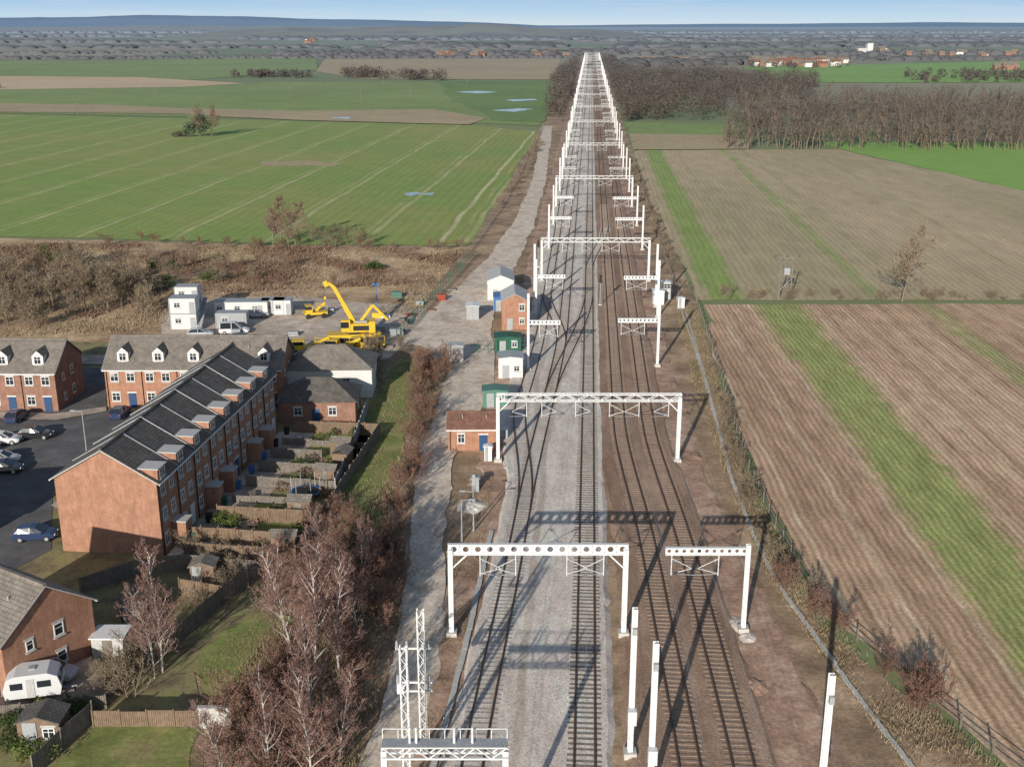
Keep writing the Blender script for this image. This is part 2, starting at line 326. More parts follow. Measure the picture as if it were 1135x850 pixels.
def ribbons(seg):
    p0,p1,x,y=frame_of(seg); a=np.random.default_rng(5).uniform(0,np.pi,(len(seg),1)); w=(x*np.cos(a)+y*np.sin(a))*1.35
    r0=seg[:,6:7];r1=seg[:,7:8]
    V=np.stack([p0-w*r0,p0+w*r0,p1+w*r1,p1-w*r1],1).reshape(-1,3)
    return V,np.arange(len(V)).reshape(-1,4)
def tree_segs(seed,h=10,r=0.16,n1=18,n2=8,n3=6,n4=3,rt=0.011,up=0.45,spread=0.32,start=0.22,multi=1,prof=0.75):
    rd_=random.Random(seed); segs=[];kind=[]
    def grow(p,d,L,r,lev,ns):
        pts=[p.copy()]; dd=d.copy()
        for i in range(ns):
            dd=(dd+Vector((rd_.gauss(0,1),rd_.gauss(0,1),rd_.gauss(0,1)+ (up*0.35 if lev>0 else 0)))*(0.06 if lev==0 else 0.13)).normalized()
            q=pts[-1]+dd*(L/ns); ra=r*(1-i/ns*0.85); rb=max(rt*0.7,r*(1-(i+1)/ns*0.85))
            segs.append((*pts[-1],*q,ra,rb)); kind.append(lev); pts.append(q)
        nch=[n1,n2,n3,n4,0][lev]
        if nch==0: return
        s0=start if lev==0 else 0.2
        for j in range(nch):
            t=min(s0+(1-s0)*((j+rd_.random())/nch),0.995)
            k=t*ns; i=int(k); pos=pts[i].lerp(pts[i+1],k-i); base=(pts[i+1]-pts[i]).normalized()
            az=rd_.uniform(0,2*math.pi); ax=base.cross(Vector((math.cos(az),math.sin(az),0.3))).normalized()
            ang=math.radians(rd_.uniform(30,62)); nd=(Matrix.Rotation(ang,3,ax)@base); nd.z+=up*0.5; nd.normalize()
            if lev==0: CL=h*spread*(1.15-t*prof)*rd_.uniform(.75,1.2)
            else: CL=L*rd_.uniform(.35,.6)*(1.1-0.4*t)
            grow(pos,nd,CL,max(rt,r*(0.42 if lev==0 else 0.45)),lev+1,[0,4,3,2,1][lev+1])
    for m_ in range(multi):
        off=Vector((rd_.uniform(-.4,.4),rd_.uniform(-.4,.4),0)) if multi>1 else Vector((0,0,0))
        d=Vector((rd_.gauss(0,0.05)+off.x*0.4,rd_.gauss(0,0.05)+off.y*0.4,1)).normalized()
        grow(off,d,h*(1 if m_==0 else rd_.uniform(.7,.95)),r,0,8)
    return np.array(segs),np.array(kind)
def tree_mesh(seed,**k):
    s,kd=tree_segs(seed,**k); V=[];Fq=[];mi=[];b=0
    for mask,fn,m_ in ((kd==0,lambda q:tubes(q,6),0),(kd==1,lambda q:tubes(q,4),0),(kd>1,ribbons,1)):
        if mask.sum()==0: continue
        v,f=fn(s[mask]); V.append(v);Fq.append(f+b);mi.append(np.full(len(f),m_));b+=len(v)
    return np.concatenate(V),np.concatenate(Fq),np.concatenate(mi)
_tm={}
def tree_obj(name,key,loc,mats,sc=1.0,**k):
    kk=(key,tuple(mats))
    if kk not in _tm:
        V,Fq,mi=tree_mesh(key,**k); o=np_mesh(name,V,Fq,mats,mi); _tm[kk]=o.data
    else:
        o=link(bpy.data.objects.new(name,_tm[kk]))
    o.location=(loc[0],loc[1],0); s=sc; o.scale=(s,s,s*random.uniform(.93,1.07)); o.rotation_euler=(0,0,random.uniform(0,6.28)); return o
def merge_trees(name,tm,pts,sc,mats):
    V=[];Fq=[];mi=[];b=0
    for (x,y),s in zip(pts,sc):
        v,f,m_=tm[random.randrange(len(tm))]; a=random.uniform(0,6.28); c,sn=math.cos(a),math.sin(a)
        w=np.stack([(v[:,0]*c-v[:,1]*sn)*s+x,(v[:,0]*sn+v[:,1]*c)*s+y,v[:,2]*s*random.uniform(.85,1.15)],1)
        V.append(w);Fq.append(f+b);mi.append(m_);b+=len(v)
    return np_mesh(name,np.concatenate(V),np.concatenate(Fq),mats,np.concatenate(mi))
# ------------------------------------------------------------------ base terrain
m,N,L,b=newmat('countryside_patchwork',1.0,0.05)
pos=N.new('ShaderNodeNewGeometry').outputs['Position']
vo=N.new('ShaderNodeTexVoronoi'); vo.inputs['Scale'].default_value=1/420.0
L.new(mapping(N,L,pos,0.3,(1,0.42,1)),vo.inputs['Vector'])
sp=N.new('ShaderNodeSeparateColor'); L.new(vo.outputs['Color'],sp.inputs[0])
c=ramp(N,L,sp.outputs[0],[(0.0,(0.18,0.26,0.10)),(0.3,(0.24,0.31,0.12)),(0.42,(0.42,0.35,0.25)),(0.5,(0.17,0.14,0.10)),(0.75,(0.24,0.31,0.12)),(0.9,(0.44,0.37,0.27))])
c=mix(N,L,0.35,c,ramp(N,L,noise(N,L,pos,0.003,5,0.7),[(0.35,(0.14,0.115,0.085)),(0.6,(0.28,0.26,0.15))]))
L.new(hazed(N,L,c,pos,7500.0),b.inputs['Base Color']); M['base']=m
g=MB(); g.add([(-70000,-3000,0),(70000,-3000,0),(70000,70000,0),(-70000,70000,0)],[(0,1,2,3)],'base'); g.build('ground')
poly('rough_ground',[(-900,262),(520,273),(600,140),(640,66),(668,66),(700,166),(772,335),(835,560),(905,690),(1100,850),(1500,1200),(-900,1200)],0.02,'earth',amp=0)
poly('field',[(-900,66),(-200,66),(60,68),(350,64),(352,78),(215,89),(0,85),(-900,84)],0.25,'field_green2')
poly('field',[(-900,85),(0,85),(150,86),(272,93),(200,97),(0,100),(-900,103)],0.3,'field_tan')
poly('field',[(360,66),(622,66),(612,89),(400,88),(350,80)],0.3,'field_brown')
poly('field',[(-900,103),(0,100),(200,97),(300,91),(480,92),(612,90),(605,128),(597,140),(500,136),(300,132),(0,126),(-900,126)],0.2,'field_green2')
poly('field',[(480,91),(616,90),(604,136),(545,134),(500,112)],0.35,'field_dark',step=30,amp=3)
poly('bare_soil_strip',[(-900,115),(0,115),(120,117),(200,121),(330,124),(480,122),(540,132),(520,139),(330,134),(200,127),(0,125),(-900,125)],0.4,'field_brown',step=30,amp=2)
poly('wheat_field',[(-900,127),(0,127),(330,135),(520,139),(597,146),(520,273),(330,271),(0,262),(-900,258)],0.05,'field_green',step=8,amp=0.5)
poly('bare_patch',[(290,179),(340,178),(385,181),(370,185),(300,185)],0.09,'field_brown',step=4,amp=1.8)
poly('crop_field',[(820,75),(1135,68),(1700,66),(1700,86),(1080,92),(880,92)],0.3,'field_bright')
poly('meadow',[(690,136),(820,139),(820,151),(700,149)],0.3,'field_green2')
poly('bare_field',[(697,149),(820,151),(830,166),(702,167)],0.32,'field_brown')
poly('crop_field',[(900,158),(1700,158),(1700,330),(1135,212),(930,165)],0.04,'field_bright')
poly('stubble_field',[(702,167),(930,166),(1135,212),(1700,328),(1700,333),(772,333),(738,255)],0.06,'field_mid',step=6,amp=0.6)
poly('ploughed_field',[(780,338),(1800,338),(2200,1000),(1400,1000),(1118,850),(925,690),(852,560),(805,430)],0.05,'field_plough',step=3,amp=0.5)
poly('scrubland',[(-900,262),(0,264),(330,273),(518,275),(450,360),(440,385),(330,388),(60,378),(-900,400)],0.05,'scrub',step=3,amp=0.5)
pm,N,L,b=newmat('puddle_water',0.15,0.5); b.inputs['Base Color'].default_value=(0.28,0.32,0.34,1); M['puddle']=pm
for P in ([(448,215),(460,213),(468,215),(482,214),(479,217),(462,216),(455,218)],[(545,123),(575,121),(592,122),(570,125),(552,124)],[(505,102.6),(530,101.5),(552,103),(528,104.5)],[(560,111.5),(592,110.5),(598,112),(566,113.5)],[(365,131.5),(385,130.5),(386,133)]):
    poly('puddle',P,0.42 if P[0][1]<140 else 0.12,'puddle',step=3,amp=1.2)
# ------------------------------------------------------------------ residential ground
poly('residential_ground',[(-900,400),(60,378),(330,388),(440,382),(408,455),(372,560),(285,680),(215,745),(225,790),(225,860),(170,1000),(-900,1100)],0.06,'garden')
poly('asphalt_road',[(-900,470),(-100,440),(62,408),(118,408),(118,455),(165,458),(130,520),(58,545),(57,610),(0,640),(-900,700)],0.10,'asphalt')
poly('pavement',[(60,395),(118,395),(118,405),(62,405)],0.2,'paving')
poly('pavement',[(-100,452),(60,460),(118,452),(118,457),(62,467),(-100,462)],0.21,'paving')
poly('pavement',[(165,458),(172,462),(66,566),(57,562)],0.21,'paving')
poly('driveway',[(-60,742),(110,728),(125,770),(60,782),(-60,798)],0.10,'paving')
poly('lawn',[(60,850),(110,800),(225,805),(210,850),(160,960),(0,960)],0.10,'grass',step=1,amp=0.2)
poly('lawn',[(30,800),(70,790),(60,806),(20,830)],0.12,'grass')
poly('grass_verge',[(398,470),(440,400),(470,395),(468,440),(446,500),(425,590),(385,590),(372,560)],0.10,'grass',step=1,amp=0.4)
poly('grass_slope',[(215,745),(285,680),(330,690),(300,760),(250,790),(225,790)],0.10,'grass',step=1,amp=0.5)
poly('compound_yard',[(186,335),(330,328),(440,338),(500,345),(455,385),(430,398),(330,402),(250,388),(180,372)],0.09,'yard',step=2,amp=0.5)
poly('access_track',[(601,140),(612,140),(606,200),(592,250),(574,290),(556,325),(545,360),(548,400),(543,440),(522,470),(500,520),(496,580),(494,650),(486,720),(470,800),(452,870),(420,1000),(360,1000),(395,870),(420,800),(438,720),(449,650),(455,580),(462,520),(470,470),(488,430),(470,385),(445,380),(470,352),(505,320),(540,288),(568,248),(590,200)],0.13,'gravel',step=1.0,amp=0.22)
poly('concrete_pad',[(497,400),(548,398),(548,425),(520,450),(495,455)],0.16,'gravel')
# ------------------------------------------------------------------ railway bed
def sm(x,a,b): t=min(1,max(0,(x-a)/(b-a))); return t*t*(3-2*t)
def oR1(y): return 7.0-1.2*sm(y,60,105)-2.2*sm(y,95,140)
def oR2(y): return oR1(y)+3.8
def oA(y): return -0.5
def oL1(y): return -8.5+1.0*sm(y,60,110)+2.6*sm(y,100,190)
def oL0(y): return oL1(y)-3.7*sm(y,112,150)
rx=RX
YS=list(np.concatenate([np.arange(20,260,4),np.arange(260,700,15),np.arange(700,2000,50)]))
YF=list(np.concatenate([np.arange(20,200,1.2),np.arange(200,320,3),np.arange(320,700,15),np.arange(700,2000,50)]))
def strip(name,fl,fr,z,mat,sl=0.5,ys=YF,jit=0.11):
    v=[];f=[]; j1=j2=0
    for i,y in enumerate(ys):
        l,r=fl(y),fr(y); j1=j1*.7+random.gauss(0,jit); j2=j2*.7+random.gauss(0,jit)
        v+=[(rx(l-sl+j1,y),y,0.0),(rx(l+j1*.4,y),y,z),(rx(r+j2*.4,y),y,z),(rx(r+sl+j2,y),y,0.0)]
        if i:
            for k in range(3): a=(i-1)*4+k; f.append((a,a+1,a+5,a+4))
    g=MB(); g.add(v,f,mat); return g.build(name)
strip('cess_spoil_strip',lambda y:oR2(y)+1.0,lambda y:oR2(y)+5.0+2.0*sm(y,110,60),0.12,'cess',jit=.3)
strip('cess_spoil_strip',lambda y:min(oL0(y),-7)-5.0,lambda y:min(oL0(y),-7)-1.0,0.115,'cess',jit=.3)
strip('grey_ballast_bed',lambda y:min(oL0(y),-7)-2.0-0.3*sm(y,120,150),lambda y:oA(y)+1.7,0.28,'ballast_grey')
strip('rusty_ballast_bed',lambda y:oA(y)+1.2+2.2*(1-sm(y,95,140)),lambda y:oR2(y)+2.1,0.26,'ballast_brown')
Z0=0.28
def track(name,of,y0,y1,smat,ysl=330,sz=0.03):
    e=empty(name); g=MB()
    ys=[y for y in YS if y0<=y<=y1]
    for s in (-0.75,0.75):
        rings=[[(rx(of(y)+s+dx,y),y,Z0+dz) for dx,dz in ((-.07,0.02),(.07,0.02),(.07,0.07),(.036,0.10),(.036,0.19),(-.036,0.19),(-.036,.10),(-.07,.07))] for y in ys]
        g.loft(rings,'rail')
    g.build('rails',e)
    n=int((min(y1,ysl)-y0)/0.65); yy=y0+np.arange(n)*0.65
    s=MB()
    for y in yy:
        s.box((rx(of(y),y)+random.gauss(0,.02),y+random.gauss(0,.03),Z0+sz-0.05+random.uniform(-.012,.012)),(2.45+random.uniform(-.08,.08),0.24,0.10),smat,-0.067+random.gauss(0,.01))
    s.build('sleepers',e); return e
track('railway_track',oA,22,1950,'sleeper_a')
track('railway_track',oR1,22,1950,'sleeper_b',sz=.02)
track('railway_track',oR2,22,1950,'sleeper_b',sz=.02)
track('railway_track',oL1,22,1950,'sleeper_d',sz=0.012)
track('railway_track',oL0,112,1500,'sleeper_d',sz=0.012)
track('railway_crossover',lambda y:oL1(y)+(oA(y)-oL1(y))*sm(y,150,215),150,215,'sleeper_a')
track('railway_crossover',lambda y:oA(y)+(oR1(y)-oA(y))*sm(y,235,290),235,290,'sleeper_d')
track('railway_crossover',lambda y:oL1(y)+(oL0(y)-oL1(y))*sm(y,178,215),178,215,'sleeper_d')
def trough(name,pts,w,z,mat='concrete'):
    g=MB(); W=[Vector((*G(u,v),z)) for u,v in pts]
    for a,b in zip(W[:-1],W[1:]):
        n=max(1,int((b-a).length/1.0)); 
        for i in range(n):
            p=a.lerp(b,i/n); q=a.lerp(b,(i+0.97)/n); dx=random.gauss(0,.03); p.x+=dx;q.x+=dx
            g.beam(p,q,w*random.uniform(.92,1.08),0.16+random.uniform(-.02,.02),mat)
    return g.build(name)
trough('cable_trough',[(750,330),(772,392),(792,460),(812,535),(838,600),(862,648),(905,708),(960,785),(1010,850),(1060,920)],0.36,0.10)
trough('cable_trough',[(760,345),(785,430),(802,500)],0.3,0.12)
trough('cable_trough',[(478,860),(500,780),(520,700),(533,640),(545,590)],0.45,0.2)
trough('cable_trough',[(560,520),(580,440),(597,370)],0.4,0.15)
# ------------------------------------------------------------------ overhead line structures
def hcol(g,x,y,h,k='white',w=0.36,z0=0.0):
    g.box((x,y,z0+0.2),(0.9,0.9,0.6),'concrete')
    for dy in (-w/2+0.02,w/2-0.02): g.box((x,y+dy,z0+h/2+0.4),(w,0.05,h),k)
    g.box((x,y,z0+h/2+0.4),(0.06,w-0.09,h-.01),k)
def holed_beam(g,x0,x1,y,zc,dep,k='white'):
    L=x1-x0; n=max(3,int(round(L/ (dep*1.15)))); cw=L/n; r=dep*0.30; N=12
    for s in (-1,1): 
        g.box(((x0+x1)/2,y,zc+s*(dep/2+0.03)),(L,0.36,0.07),k)
    for i in range(n):
        cx=x0+cw*(i+.5); inner=[];outer=[]
        for j in range(N):
            a=2*math.pi*(j+.5)/N; c_,s_=math.cos(a),math.sin(a)
            t=min((cw/2)/abs(c_) if abs(c_)>1e-6 else 9,(dep/2)/abs(s_) if abs(s_)>1e-6 else 9)
            inner.append((c_*r,s_*r)); outer.append((c_*t,s_*t))
        for yy,fl in ((y-0.02,1),(y+0.02,-1)):
            vs=[(cx+p[0],yy,zc+p[1]) for p in inner]+[(cx+p[0],yy,zc+p[1]) for p in outer]
            fs=[(j,(j+1)%N,N+(j+1)%N,N+j)[::fl] for j in range(N)]
            g.add(vs,fs,k)
        for sx in (-1,1):
            for sz in (-1,1): g.box((cx+sx*(cw/2-0.05),y,zc+sz*(dep/2-0.06)),(0.1,0.03,0.12),k)
def truss(g,x0,x1,y,zc,dep,k='white',n=None,t=1.0):
    n=n or max(4,int((x1-x0)/1.3))
    for yy in (-0.3,0.3):
        for s in (-1,1): g.beam((x0,y+yy,zc+s*dep/2),(x1,y+yy,zc+s*dep/2),0.11*t,0.11*t,k)
        for i in range(n):
            a=x0+(x1-x0)*i/n; b=x0+(x1-x0)*(i+1)/n; s=1 if i%2 else -1
            g.beam((a,y+yy,zc-s*dep/2),(b,y+yy,zc+s*dep/2),0.07*t,0.07*t,k)
    for i in range(n+1):
        a=x0+(x1-x0)*i/n; g.beam((a,y-0.3,zc+dep/2),(a,y+0.3,zc+dep/2),0.06,0.06,k); g.beam((a,y-0.3,zc-dep/2),(a,y+0.3,zc-dep/2),0.06,0.06,k)
def dropper(g,x,y,ztop,side=1):
    g.cyl((x,y,ztop),(x,y,ztop-2.0),0.05,0.05,'white',6)
    g.beam((x,y,ztop-0.4),(x+1.7*side,y,ztop-1.3),0.045,0.045,'white'); g.beam((x,y,ztop-1.8),(x+1.7*side,y,ztop-1.35),0.045,0.045,'white')
    g.beam((x,y,ztop-1.85),(x+2.0*side,y,ztop-1.95),0.04,0.04,'greyp')
    g.cyl((x+0.15*side,y,ztop-0.5),(x+0.5*side,y,ztop-0.66),0.09,0.09,'greyp',6)
    g.cyl((x+0.15*side,y,ztop-1.8),(x+0.5*side,y,ztop-1.7),0.09,0.09,'greyp',6)
def portal(y,oL,oR,h,style='holed',drops=(),mid=(),t=1.0):
    g=MB(); x0,x1=rx(oL,y),rx(oR,y)
    for x in [x0,x1]+[rx(o,y) for o in mid]: hcol(g,x,y,h-0.4,w=0.42)
    if style=='holed': holed_beam(g,x0-0.2,x1+0.2,y,h,0.85)
    else: truss(g,x0-0.2,x1+0.2,y,h,0.8,t=t)
    for x,s in ((x0,1),(x1,-1)):
        g.beam((x+0.2*s,y,h-1.7),(x+1.4*s,y,h-0.5),0.12,0.12,'white')
    for o,s in drops: dropper(g,rx(o,y),y,h-0.45,s)
    e=empty('overhead_line_portal_gantry',(0,0,0)); g.build('steelwork',e)
def ttc(y,o,L,side,h=11.0,hb=7.3,detail=True):
    g=MB(); x=rx(o,y); hcol(g,x,y,h-0.4,w=0.36)
    xe=x+side*L; a,b=min(x,xe),max(x,xe)
    if detail: holed_beam(g,a,b,y,hb,0.55)
    else:
        for s in (-.25,.25): g.box(((a+b)/2,y,hb+s),(b-a,0.25,0.10),'white')
        for i in range(5): g.beam((a+(b-a)*i/5,y,hb-.25),(a+(b-a)*(i+.5)/5,y,hb+.25),0.07,0.07,'white')
    for t in (0.35,0.92): dropper(g,x+side*L*t,y,hb-0.3,-side if t>0.5 else side)
    e=empty('overhead_line_cantilever_mast'); g.build('steelwork',e)
yA=85.8; portal(yA,-12.0,2.75,8.2,'holed',[(-9.5,1),(-6.5,-1),(-2.2,1),(0.9,-1)])
ttc(86.5,13.1,7.0,-1,h=8.3,hb=7.7)
yB=126.2; portal(yB,-11.2,10.3,8.2,'truss',[(-7.8,-1),(-6,1),(-2,1),(2,1),(5.5,-1),(9,-1)])
yC=165.7; ttc(yC,10.1,6.2,-1,h=12,hb=7.4); ttc(yC-2,-9.6,4.8,1,h=12,hb=7.6)
for o in (-10.6,11.9):
    g=MB(); hcol(g,rx(o,204),204,11.5); g.build('overhead_line_mast')
ttc(196,11.8,6.2,-1,h=10.5,hb=7.4); ttc(197,-10.0,5.2,1,h=10.5,hb=7.4)
y=226; k=0
while y<1850:
    if k%3==0: portal(y,-10.2,11.6,8.6,'truss',[(-6,1),(-2,1),(2,1),(5.5,-1)],t=.8)
    else:
        ttc(y,11.8,6.4,-1,h=10.5,hb=7.4,detail=y<300); ttc(y+1.5,-10.0,5.2,1,h=10.5,hb=7.4,detail=y<300)
    y+=34+random.uniform(-3,3); k+=1
def mast_at(u,v,h):
    x,y=G(u,v); g=MB(); hcol(g,x,y,h,w=0.38); g.box((x,y-0.5,3.6),(0.6,0.5,1.1),'white'); g.box((x,y-.35,h-1.2),(.3,.3,.5),'greyp'); g.build('overhead_line_mast')
mast_at(698,838,11.5); mast_at(720,883,11.5); mast_at(905,925,11.5)
x0,y0=G(470,835); x1,y1=G(452,880)
g=MB()
for (x,y,h) in ((x0,y0,11.6),(x1,y1,11.4)):
    for dx in (-.22,.22):
        for dy in (-.22,.22): g.beam((x+dx,y+dy,0),(x+dx,y+dy,h),0.09,0.09,'white')
    for i in range(18):
        z=i*h/18; s=1 if i%2 else -1
        g.beam((x-s*.22,y-.22,z),(x+s*.22,y-.22,z+h/18),0.05,0.05,'white'); g.beam((x-s*.22,y+.22,z),(x+s*.22,y+.22,z+h/18),0.05,0.05,'white')
        g.beam((x-.22,y-s*.22,z),(x-.22,y+s*.22,z+h/18),0.05,0.05,'white')
for zz in (5.2,5.9,8.6): 
    g.beam((x0-1.8,y0,zz),(x0+0.8,y0,zz),0.12,0.12,'white')
    for dx in (-1.7,-1.0,0.5): g.cyl((x0+dx,y0,zz),(x0+dx,y0,zz+0.6),0.13,0.08,'greyp',8)
g.box((x0-1.5,y0,5.5),(0.5,0.5,0.8),'white')
g.build('lattice_feeder_mast')
yb=(FPX*42/(803*CT)-42*ST)/CT; xl=-7.9;xr=-0.3
g=MB(); truss(g,xl,xr,yb,8.0,0.8,n=8)
for x in (xl+0.1,xr-0.1): hcol(g,x,yb,7.6)
g.box(((xl+xr)/2,yb,8.5),(xr-xl,0.9,0.06),'greyp')
for i in range(9):
    x=xl+(xr-xl)*i/8; g.beam((x,yb+.45,8.5),(x,yb+.45,9.2),0.05,0.05,'white')
g.beam((xl,yb+.45,9.2),(xr,yb+.45,9.2),0.05,0.05,'white')
for x in (-6.2,-5.8,-3.5,-2.4): g.cyl((x,yb,8.5),(x,yb,9.6),0.09,0.06,'white',6)
g.build('overhead_line_portal_gantry')
g=MB()
ysw=[30,86,126,166,196,226,260,294,328,362,400,450]
for of in (oA,oR1,oR2,oL1):
    for hh,sag in ((5.9,0),(7.0,0.5)):
        prev=None
        for a,b in zip(ysw[:-1],ysw[1:]):
            for i in range(5):
                t=i/5; yy=a+(b-a)*t; p=(rx(of(yy),yy),yy,hh-4*sag*t*(1-t))
                if prev: g.beam(prev,p,0.018,0.018,'greyp')
                prev=p
g.build('overhead_wires')
def signal(o,y):
    x=rx(o,y); e=empty('railway_signal',(x,y,0)); g=MB(); g.cyl((0,0,0),(0,0,4.6),.09,.08,'greyp'); g.box((0,0,.2),(.7,.7,.4),'concrete'); g.build('post',e)
    g=MB(); g.box((0,-.05,5.2),(.45,.25,1.5),'black'); 
    for z in (4.75,5.2,5.65): g.cyl((0,-.18,z),(0,-.34,z),.13,.13,'black',8)
    g.beam((.35,.1,0),(.35,.4,4.4),.06,.06,'greyp'); g.box((0,.3,4.4),(.8,.7,.06),'greyp'); g.build('head_and_ladder',e)
signal(1.6,205); signal(-11.5,240)
def case(o,y,w=.9,h=1.5):
    g=MB(); x=rx(o,y); g.box((x,y,.12),(w+.3,.8,.25),'concrete'); g.box((x,y,.25+h/2),(w,.5,h),'greyp'); g.box((x,y,.28+h),(w+.12,.62,.07),'upvc'); g.box((x,y-.26,.25+h/2),(.03,.02,h*.9),'black'); g.build('lineside_equipment_case')
case(-11,134,.8,1.2)
for (o,y,r,hh,mt) in ((12.6,87.5,1.3,.3,'ballast_grey'),(13.4,85.4,1.0,.25,'ballast_grey'),(-13.0,113,1.5,.5,'ballast_grey'),(12.4,128,1.3,.35,'cess'),(-12.8,120,1.4,.4,'cess'),(13,78,1.2,.3,'cess')):
    x=rx(o,y); vs=[(x,y,hh)]; n=14
    for ring,(rr,zz) in enumerate(((.35,.8),(.7,.35),(1,0))):
        for i in range(n):
            a=2*math.pi*i/n; q=r*rr*random.uniform(.8,1.2); vs.append((x+q*math.cos(a),y+q*1.4*math.sin(a),hh*zz*random.uniform(.8,1.1)+.05))
    fs=[(0,1+i,1+(i+1)%n) for i in range(n)]
    for k in range(2):
        for i in range(n): a=1+k*n; fs.append((a+i,a+n+i,a+n+(i+1)%n,a+(i+1)%n))
    g=MB(); g.add(vs,fs,mt); g.build('ballast_heap')
# ------------------------------------------------------------------ buildings
def window(g,c,w,h,axis,sgn,bars=1):
    def bx(du,dz,su,sz,dep,k,off):
        if axis=='x': g.box((c[0]+du,c[1]+sgn*off,c[2]+dz),(su,dep,sz),k)
        else: g.box((c[0]+sgn*off,c[1]+du,c[2]+dz),(dep,su,sz),k)
    bx(0,0,w-0.06,h-0.06,0.04,'glass',0.01)
    for s in (-1,1):
        bx(s*(w/2-0.04),0,0.09,h,0.10,'upvc',0.02); bx(0,s*(h/2-0.04),w-0.18,0.09,0.098,'upvc',0.02)
    for i in range(bars): bx(-w/2+w*(i+1)/(bars+1),0,0.06,h-0.18,0.09,'upvc',0.02)
    bx(0,h*0.12,w-0.2,0.05,0.07,'upvc',0.02)
    bx(0,-h/2-0.09,w+0.2,0.10,0.2,'lead',0.05); bx(0,h/2+0.12,w+0.2,0.16,0.06,'lead',0.01)
def house(name,loc,rz,Lx,Wy,eave,ridge,wall='brick',roof='slate',floors=2,bay=5.0,dormers='none',door='doorblue',gwin=True,fwin=True,bwin=True,step=0,over=0.35,ww=1.15):
    e=empty(name,(loc[0],loc[1],0.0),rz)
    g=MB(); vs=[(0,0,0),(Lx,0,0),(Lx,Wy,0),(0,Wy,0),(0,0,eave),(Lx,0,eave),(Lx,Wy,eave),(0,Wy,eave),(0,Wy/2,ridge-.08),(Lx,Wy/2,ridge-.08)]
    g.add(vs,[(0,1,5,4),(2,3,7,6),(3,0,4,8,7),(1,2,6,9,5)],wall); 
    g.build('walls',e)
    r=MB(); sl=(ridge-eave)/(Wy/2); t=0.14
    for s in (0,1):
        ye=-over if s==0 else Wy+over; ze=eave-over*sl+0.05
        n=max(1,int(round(Lx/bay)))if step else 1
        for i in range(n):
            xa=(-0.25 if i==0 else Lx*i/n+0.06); xb=(Lx+0.25 if i==n-1 else Lx*(i+1)/n-0.06); dz=step*(i//2)
            top=[(xa,ye,ze+t+dz),(xb,ye,ze+t+dz),(xb,Wy/2,ridge+t+dz),(xa,Wy/2,ridge+t+dz)]
            bot=[(x,y,z-t-dz) for x,y,z in top]
            r.add(top+bot,[(0,1,2,3),(7,6,5,4),(0,4,5,1),(1,5,6,2),(2,6,7,3),(3,7,4,0)],roof)
        if step:
            for i in range(1,n):
                dz=step*(i//2)
                r.beam((Lx*i/n,ye,ze+t+0.02+dz),(Lx*i/n,Wy/2,ridge+t+0.02+dz),0.12,0.10,'greyp')
    n=max(1,int(round(Lx/bay)))if step else 1
    for i in range(n): r.beam((Lx*i/n-(.25 if i==0 else 0),Wy/2,ridge+t+0.03+step*(i//2)),(Lx*(i+1)/n+(.25 if i==n-1 else 0),Wy/2,ridge+t+0.03+step*(i//2)),0.28,0.14,roof)
    if not step:
        for i in range(2):
            x=Lx*(i+.6)/2
            if x<Lx: r.cyl((x,Wy*.3,eave+Wy*.3*sl),(x,Wy*.3,eave+Wy*.3*sl+.55),.07,.07,'greyp',6)
    r.build('roof',e)
    f=MB()
    for yy in (-over,Wy+over): f.beam((-0.2,yy-(0.05 if yy<0 else -0.05),eave-over*sl+0.02),(Lx+0.2,yy-(0.05 if yy<0 else -0.05),eave-over*sl+0.02),0.12,0.14,'upvc')
    for xx in (-0.26,Lx+0.26):
        for s in (0,1):
            ye=-over if s==0 else Wy+over
            f.beam((xx,ye,eave-over*sl+0.08),(xx,Wy/2,ridge+0.03),0.05,0.10,'lead')
    f.build('fascia_and_gutter',e)
    w=MB(); nb=max(1,int(round(Lx/bay))); fh=(eave)/floors
    for i in range(nb):
        for fl in range(floors):
            zc=fh*fl+fh*0.56
            for q,(dx) in enumerate((0.27,0.73)):
                x=Lx*(i+dx)/nb
                if fwin:
                    if fl==0 and q==1: w.box((x,-0.02,1.05),(1.0,0.12,2.1),door if i%2 else 'doorblue'); w.box((x,-0.01,2.2),(1.25,0.14,0.15),'upvc')
                    else: window(w,(x,0,zc),ww,1.2,'x',-1)
                if bwin:
                    if fl==0 and q==0: window(w,(x,Wy,1.15),1.6,2.0,'x',1,1)
                    else: window(w,(x,Wy,zc),ww*0.9,1.1,'x',1)
            if fwin: w.cyl((Lx*i/nb+0.25,-0.08,0),(Lx*i/nb+0.25,-0.08,eave-.2),0.05,0.05,'black',6)
    if gwin:
        for fl in range(floors):
            window(w,(0,Wy*0.6,fh*fl+fh*0.56),0.9,1.1,'y',-1,0)
            window(w,(Lx,Wy*0.6,fh*fl+fh*0.56),0.9,1.1,'y',1,0)
            window(w,(Lx,Wy*0.28,fh*fl+fh*0.5),0.7,0.9,'y',1,0)
    w.build('windows_and_doors',e)
    if dormers in('front','both'):
        d=MB()
        for i in range(nb):
            x=Lx*(i+.5)/nb; yf=0.9; zb=eave+yf*sl+0.1; hw=0.75; zt=zb+1.3; 
            yb_=min(Wy/2-.1,(zt-eave)/sl); ya=min(Wy/2,(zt+0.7-eave)/sl)
            d.add([(x-hw,yf,zb-.3),(x+hw,yf,zb-.3),(x+hw,yf,zt),(x,yf,zt+.7),(x-hw,yf,zt),(x-hw,yb_,zt),(x+hw,yb_,zt)],[(0,1,2,3,4),(0,4,5),(1,6,2)],'upvc')
            for s in (-1,1):
                d.add([(x,yf-.15,zt+.76),(x+s*(hw+.15),yf-.15,zt-.06),(x+s*(hw+.15),yb_,zt-.06),(x,ya,zt+.76)],[(0,1,2,3)],roof)
            window(d,(x,yf,zt-0.62),1.0,1.1,'x',-1)
